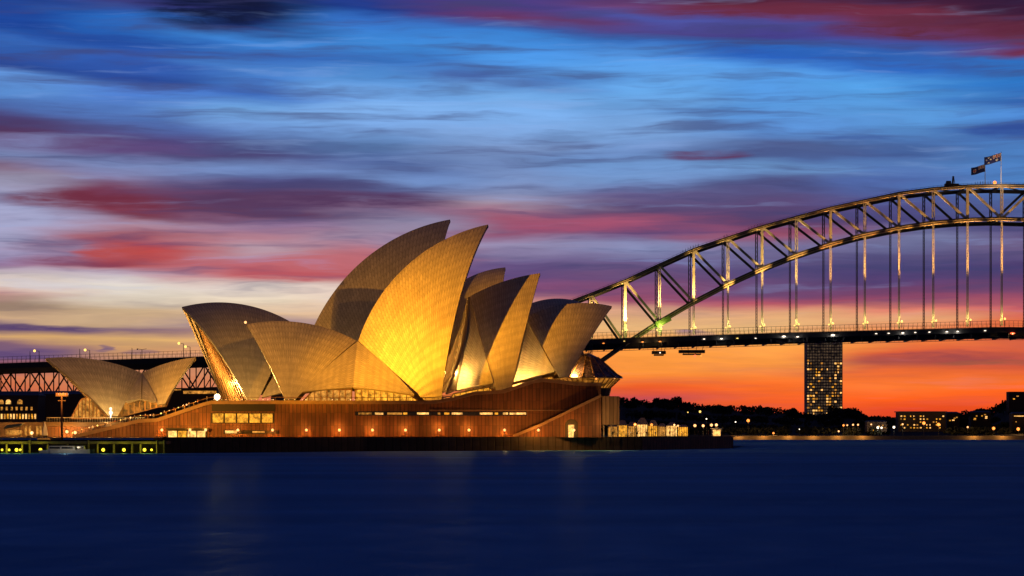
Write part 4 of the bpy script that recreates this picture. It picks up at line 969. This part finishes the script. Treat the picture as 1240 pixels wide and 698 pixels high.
def win(t, px0, px1, y0, y1, Y, mat, arch=False):
    a = at(px0, y0, Y - .06); b = at(px1, y1, Y - .06); mb = MB()
    if arch:
        r = (b[0] - a[0]) / 2; cx = (a[0] + b[0]) / 2; zc = a[2] - r
        pts = [(cx + r * math.cos(math.pi * i / 8), Y - .06, zc + r * math.sin(math.pi * i / 8)) for i in range(9)]; pts = [(b[0], Y - .06, b[2])] + pts + [(a[0], Y - .06, b[2])]
        mb.prism(pts, np.array([0, -.1, 0]))
    else: mb.box(((a[0] + b[0]) / 2, Y - .1, (a[2] + b[2]) / 2), ((b[0] - a[0]) / 2, .05, (a[2] - b[2]) / 2))
    mb.build('window', M[mat], t)
wh = block('warehouse', -30, 46, 479, 529, 1000, 16, 'brick', 'dark brick warehouse with arched lit windows below the bridge at far left', 'warehouse', 1.8)
for px in (1, 10, 24): win(wh, px - 3, px + 3.4, 484, 489.5, 1000, 'win_hot' if px == 10 else 'win_dim', True)
for i in range(12): win(wh, 1 + i * 3.7, 3 + i * 3.7, 501.5, 507.5, 1000, ('win_far', 'win_hot', 'win', 'win_dim')[(i * 7) % 4])
for i in range(7): win(wh, 1 + i * 6, 3.4 + i * 6, 493, 497, 1000, 'win_dim')
t2 = block('quay_terminal', 196, 262, 470, 530, 900, 20, 'brick', 'low dark building with a red lit band seen between the restaurant and large shells', 'building')
win(t2, 222, 262, 473.5, 477, 900, 'win_dim'); win(t2, 200, 219, 471.5, 473, 900, 'win_dim')
block('rocks_terrace', 44, 196, 477.5, 531, 1040, 18, 'brick', 'dark terrace of old buildings behind the restaurant shells under the viaduct', 'building', 1.5)
t3 = block('harbour_pavilion', -20, 53, 511.5, 531, 650, 10, 'sandstone', 'pale low building at the far left behind the jetty', 'building')
for i, px in enumerate((30, 35, 44, 48)): win(t3, px, px + 2.6, 516, 527, 650, 'win_dim')
win(t3, 8, 26, 521, 527, 650, 'win_dim')
# green awning and folded white parasol
t = thing('awning', at(16, 0, 640) * [1, 1, 0] + [0, 0, PZ], 'green sloping canvas awning on the pale building at far left', 'awning')
a = at(6, 519, 640); b = at(27, 512.5, 640); mb = MB(); mb.add([(a[0], 638, a[2]), (b[0], 638, a[2] + .7), (b[0], 642, b[2]), (a[0], 642, b[2] - .5), (a[0], 638, a[2] - .15), (b[0], 638, a[2] + .55), (b[0], 642, b[2] - .15), (a[0], 642, b[2] - .65)], [(0, 1, 2, 3), (7, 6, 5, 4), (0, 4, 5, 1), (1, 5, 6, 2), (2, 6, 7, 3), (3, 7, 4, 0)]); mb.build('canvas', M['green'], t)
mb = MB(); mb.bar((a[0] + .2, 638, PZ), (a[0] + .2, 638, a[2]), .1); mb.bar((b[0] - .2, 638, PZ), (b[0] - .2, 638, a[2] + .6), .1); mb.build('post', M['steel_dark'], t)
q = at(54.5, 0, 600); t = thing('parasol', (q[0], q[1], PZ), 'tall folded white parasol standing left of the orange wall', 'parasol')
MB().tube((q[0], q[1], PZ), (q[0], q[1], 7.3), .06).build('pole', M['steel'], t); MB().lathe((q[0], q[1], 0), [(.75, 3.9), (.6, 5.), (.32, 6.2), (.05, 7.2)], 10).build('canopy', M['white'], t)
q = at(38.5, 524.5, 640); t = thing('quay_lamp', (q[0], q[1], PZ), 'single globe lamp in front of the pale building at far left', 'lamp post', 'lamps at the far left')
MB().tube((q[0], q[1], PZ), (q[0], q[1], q[2] - .3), .08).build('post', M['steel_dark'], t); MB().ball(q, .45).build('globe', M['lamp'], t); lamp('bulb', 'POINT', q - [0, 1, 0], 1500, (1., .5, .12), t, .3)
lamp('bulb', 'POINT', at(15, 524, 640), 900, (1., .45, .1), None, .3)

# ------------------------------------------------------------------ far north shore
SIL = [(700, 484), (750, 480.5), (775, 483), (800, 482), (820, 485), (835, 489), (870, 491), (910, 492), (930, 493.5), (952, 495), (970, 500), (990, 503), (1020, 495), (1035, 495), (1047, 503.5), (1075, 505), (1100, 505), (1150, 502), (1170, 500), (1187, 497), (1205, 493), (1216, 487), (1226, 479), (1250, 476), (1300, 474), (1400, 478)]
YS = 2150.
sx = [p[0] for p in SIL]; sy = [p[1] for p in SIL]
def hill_top(px): return float(np.interp(px, sx, sy))
# terrain sheet: shore at 1850 m rising to the ridge
mb = MB(); pxs = np.arange(640, 1420, 6); V = []
rows_ = ((0, 1840., 1.2), (0, 1844, 2.6), (.30, 1950., 0), (.66, 2060., 0), (.93, YS, 0), (.85, 2300., 0), (.7, 2500., 0), (.2, 3200., 0))
for fz, Y, z0 in rows_:
    for px in pxs:
        zt = CZ + (HOR - hill_top(px)) / FOC * YS
        V.append(((px - 620) / FOC * Y, Y, z0 if fz == 0 else max(2.6, zt * fz - 2.5)))
n_ = len(pxs); F_ = [(j * n_ + i, j * n_ + i + 1, (j + 1) * n_ + i + 1, (j + 1) * n_ + i) for j in range(len(rows_) - 1) for i in range(n_ - 1)]
mb.add(V, F_); tag(mb.build('headland', M['earth']), kind='structure')
mb = MB(); mb.add([((-2500), 2400, .8), (3500, 2400, .8), (3500, 9000, 6), (-2500, 9000, 6)], [(0, 1, 2, 3)]); tag(mb.build('far_shore_ground', M['earth']), kind='structure')
wall_strip('far_sea_wall', [at(640, 0, 1839), at(1420, 0, 1839)], -1, 2.9, M['sandstone'], 'low sandstone sea wall edging the far shore under the bridge', 'sea wall')
def crown(mb, c, r, hz, n, leaf, rr):
    for i in range(n):
        while True:
            p_ = np.array([rr.uniform(-1, 1), rr.uniform(-1, 1), rr.uniform(-1, 1)]); l_ = np.linalg.norm(p_)
            if .35 < l_ < 1: break
        p_ = c + p_ * [r, r, hz]
        a_ = np.array([rr.gauss(0, 1), rr.gauss(0, 1), rr.gauss(0, 1)]); a_ /= np.linalg.norm(a_); b_ = np.cross(a_, [rr.gauss(0, 1), rr.gauss(0, 1), rr.gauss(0, 1)]); b_ /= np.linalg.norm(b_)
        s_ = leaf * rr.uniform(.6, 1.3); mb.add([p_ - a_ * s_, p_ + b_ * s_ * .8, p_ + a_ * s_, p_ - b_ * s_ * .7], [(0, 1, 2, 3)])
wd = MB()
for i in range(760):
    px = rnd.uniform(690, 1300); fz, Y = rnd.choice(((1., YS), (1., YS), (.8, 2090.), (.55, 2010.), (.3, 1930.), (.12, 1880.)))
    if fz < .5 and 1080 < px < 1150: continue
    zt = CZ + (HOR - hill_top(px)) / FOC * YS; zb = max(2.6, (zt * fz if fz < 1 else zt * .86) - 3.5)
    r = rnd.uniform(3., 5.5); hz = rnd.uniform(2.2, 3.6)
    if fz == 1.: cz_ = zt - rnd.uniform(2.2, 4.5)
    else: cz_ = zb + 4
    crown(wd, np.array([(px - 620) / FOC * Y, Y, cz_]), r, hz, 44, 1.2, rnd)
tag(wd.build('woodland', M['leaf']), 'dark wood covering the far headland', 'woodland', kind='stuff')
def tree(px, ytop, Y, r, lab, zb=None):
    q = at(px, ytop, Y); g = zb if zb is not None else max(3., q[2] - 12); t = thing('tree', (q[0], Y, g), lab, 'tree', 'single trees on the far shore')
    mb = MB(); mb.tube((q[0], Y, g), (q[0] + .4, Y, q[2] - r * .9), .55, .25, 7)
    for a_ in (0, 2.1, 4.2): mb.tube((q[0], Y, q[2] - r * 1.6), (q[0] + math.cos(a_) * r * .6, Y + math.sin(a_) * r * .6, q[2] - r * .6), .25, .08, 5)
    mb.build('trunk', M['bark'], t)
    mb = MB()
    for i in range(7): crown(mb, np.array([q[0] + rnd.uniform(-.6, .6) * r, Y + rnd.uniform(-.5, .5) * r, q[2] - r * .75 + rnd.uniform(-.45, .35) * r]), r * .5, r * .4, 150, .75, rnd)
    mb.build('crown', M['leaf'], t)
tree(819, 479.5, 2140, 6.5, 'rounded tree standing above the left ridge line')
tree(1015, 490, 2100, 9, 'broad dark tree immediately right of the tall tower'); tree(1036, 491.5, 2100, 9, 'second broad tree right of the tall tower')
tree(1164, 495.5, 1960, 9, 'dense dark tree right of the long apartment block')
tree(958, 490.5, 2120, 6, 'tree left of the tall tower on the skyline'); tree(1187, 494.5, 2120, 5, 'small tree on the slope near the right edge')
tree(1222, 480, 2120, 8, 'tall tree stepping up the slope at right'); tree(872, 488.5, 2130, 6, 'low tree on the ridge left of the white tower lights')

# round-headed palms of light: tall tower
def tower():
    Y = 2450.; a = at(977, 410, Y); b = at(1020, 517, Y); t = thing('apartment_tower', ((a[0] + b[0]) / 2, Y, 2), 'tall dark slab apartment tower under the bridge with scattered lit windows', 'tower')
    mb = MB(); mb.box(((a[0] + b[0]) / 2, Y + 11, (a[2] + 2) / 2 + 1), ((b[0] - a[0]) / 2, 11, (a[2] - 2) / 2)); mb.build('wall', M['concrete_dark'], t)
    nf, nc = 30, 13; fl = MB(); dk_ = MB(); rr = random.Random(5); wl = (b[0] - a[0]) / nc; hf = (a[2] - b[2]) / nf
    for j in range(nf + 1): fl.box(((a[0] + b[0]) / 2, Y - .35, b[2] + hf * j), ((b[0] - a[0]) / 2, .35, .3))
    for i in range(nc + 1): fl.box((a[0] + wl * i, Y - .30, (a[2] + b[2]) / 2), (.22, .28, (a[2] - b[2]) / 2 - .5))
    fl.build('balcony_grid', M['concrete_dark'], t); cnt = 0
    for j in range(nf):
        for i in range(nc):
            c_ = (a[0] + wl * (i + .5), Y - .06, b[2] + hf * (j + .5)); p_ = .24 + (.32 if i < 3 and j % 3 == 1 else 0) + (.12 if j < 12 and i > 4 else 0)
            if rr.random() < p_ and cnt < 98:
                cnt += 1; mb = MB(); mb.box(c_, (wl * .36 * rr.choice((.5, 1, 1, 1.1)), .05, hf * .27)); mb.build('window', M[rr.choice(('win_far', 'win_hot', 'win_dim', 'win_dim', 'win'))], t)
            else: dk_.box(c_, (wl * .36, .05, hf * .3))
    tag(dk_.build('faintly_lit_window', M['faint'], t), kind='stuff')  # remaining panes carry a faint added glow
    mb = MB(); mb.box((a[0] + 14, Y + 10, a[2] + 2), (6, 5, 2)); mb.build('plant_room', M['concrete_dark'], t)
tower()
ap = block('apartment_block', 1088, 1145, 499.5, 523, 1900, 14, 'brick', 'long low apartment block with a flat roof and lit windows on the far shore', 'building')
rr = random.Random(3)
for j, y in enumerate((503.5, 507, 510.5, 514, 517.5)):
    for i in range(14):
        if rr.random() < .52: x_ = 1090.5 + i * 3.9; win(ap, x_, x_ + rr.choice((1.1, 1.6, 2.)), y, y + 1.5, 1900, rr.choice(('win_far', 'win_hot', 'win_dim', 'win', 'win')))
mb = MB(); a = at(1086.5, 499.3, 1899); b = at(1146.5, 499.3, 1899); mb.box(((a[0] + b[0]) / 2, 1906, a[2] + .3), ((b[0] - a[0]) / 2, 8.4, .35)); mb.build('roof', M['slate'], ap)
for i, (x0, x1, y0, y1, Y, lab) in enumerate(((1147, 1162, 500.5, 522, 1930, 'narrow dark building right of the long apartment block'), (1176, 1200, 499.5, 520, 1960, 'hillside house with a row of lit windows near the right edge'), (1226, 1262, 501, 521, 1900, 'wide dark house at the right edge with a bright lit strip'), (1222, 1270, 474.5, 500, 2060, 'blocky dark apartment building crowning the hill at the right edge'), (1050, 1074, 511, 523, 1880, 'low boathouse building between the tower and the apartment block'))):
    t = block('hillside_building', x0, x1, y0, y1, Y, 12, 'brick', lab, 'building', 1.2 if i != 3 else None)
    k_ = 0
    for _ in range((4, 7, 2, 3, 5)[i]):
        x_ = rr.uniform(x0 + 1, x1 - 4); y_ = rr.uniform(y0 + 2, min(y1, y0 + 12)); win(t, x_, x_ + rr.uniform(1.2, 3), y_, y_ + 1.3, Y, rr.choice(('win_far', 'win', 'win_dim')))
    if i == 2: win(t, 1228, 1241, 503.6, 504.6, Y, 'win_hot')
for i, (px, py, mm, r) in enumerate(((833, 499.5, 'lamp_yw', .5), (847.7, 498.7, 'lamp_yw', .95), (890.7, 511.2, 'lamp_w', .55), (906, 509.6, 'lamp_o', 1.2), (936.6, 524.8, 'lamp_o', .8), (968, 520, 'lamp_w', .4), (1015.6, 522.5, 'lamp', .7), (1021.5, 515.3, 'lamp_o', .8), (1026, 515.2, 'lamp', .6), (1033, 514.6, 'lamp', .7), (1039, 514.6, 'lamp', .7), (1055, 514.2, 'lamp', .6), (1063, 518, 'lamp_w', .95), (1067.5, 518.3, 'lamp_w', .8), (1082.5, 517.6, 'lamp_w', .95), (1093, 514, 'lamp', .7), (1118.7, 512.6, 'lamp_o', 1.25), (1136.5, 514.3, 'lamp_o', 1.25), (1154, 500, 'lamp', .5), (1171.8, 517.5, 'lamp', .7), (1203.2, 519, 'lamp_o', 1.2), (1233, 519.8, 'lamp_o', 1.25))):
    Y = 1870. if py > 505 else 2080.; q = at(px, py, Y); zb = 3. if py > 505 else q[2] - 6
    t = thing('shore_lamp', (q[0], Y, zb), {'lamp_o': 'orange', 'lamp_w': 'cool white', 'lamp_yw': 'greenish yellow', 'lamp': 'warm white'}[mm] + f' lamp shining on the far shore, {ordw(i)} from the left', 'street lamp', 'lamps along the far shore')
    MB().tube((q[0], Y, zb), (q[0], Y, q[2] - r * .6), .14, .1, 6).build('post', M['steel_dark'], t); MB().ball(q, r, 8).build('globe', M[mm], t)
    if py > 505 and r > .6: lamp('bulb', 'POINT', q - [0, 2.5, 0], 1500 * r, (1., .5, .14) if mm != 'lamp_w' else (1., .85, .6), t, .5)
# unseen point lights added to give the far sea wall a golden edge
for i, px in enumerate((895, 925, 955, 985, 1015, 1045, 1180, 1215)):
    q = at(px, 0, 1835); lamp('added_quay_light', 'POINT', (q[0], q[1], 3.6), 1500, (1., .5, .12), None, .5)

for o_ in bpy.data.objects:
    if '_o' in o_.keys(): del o_['_o']
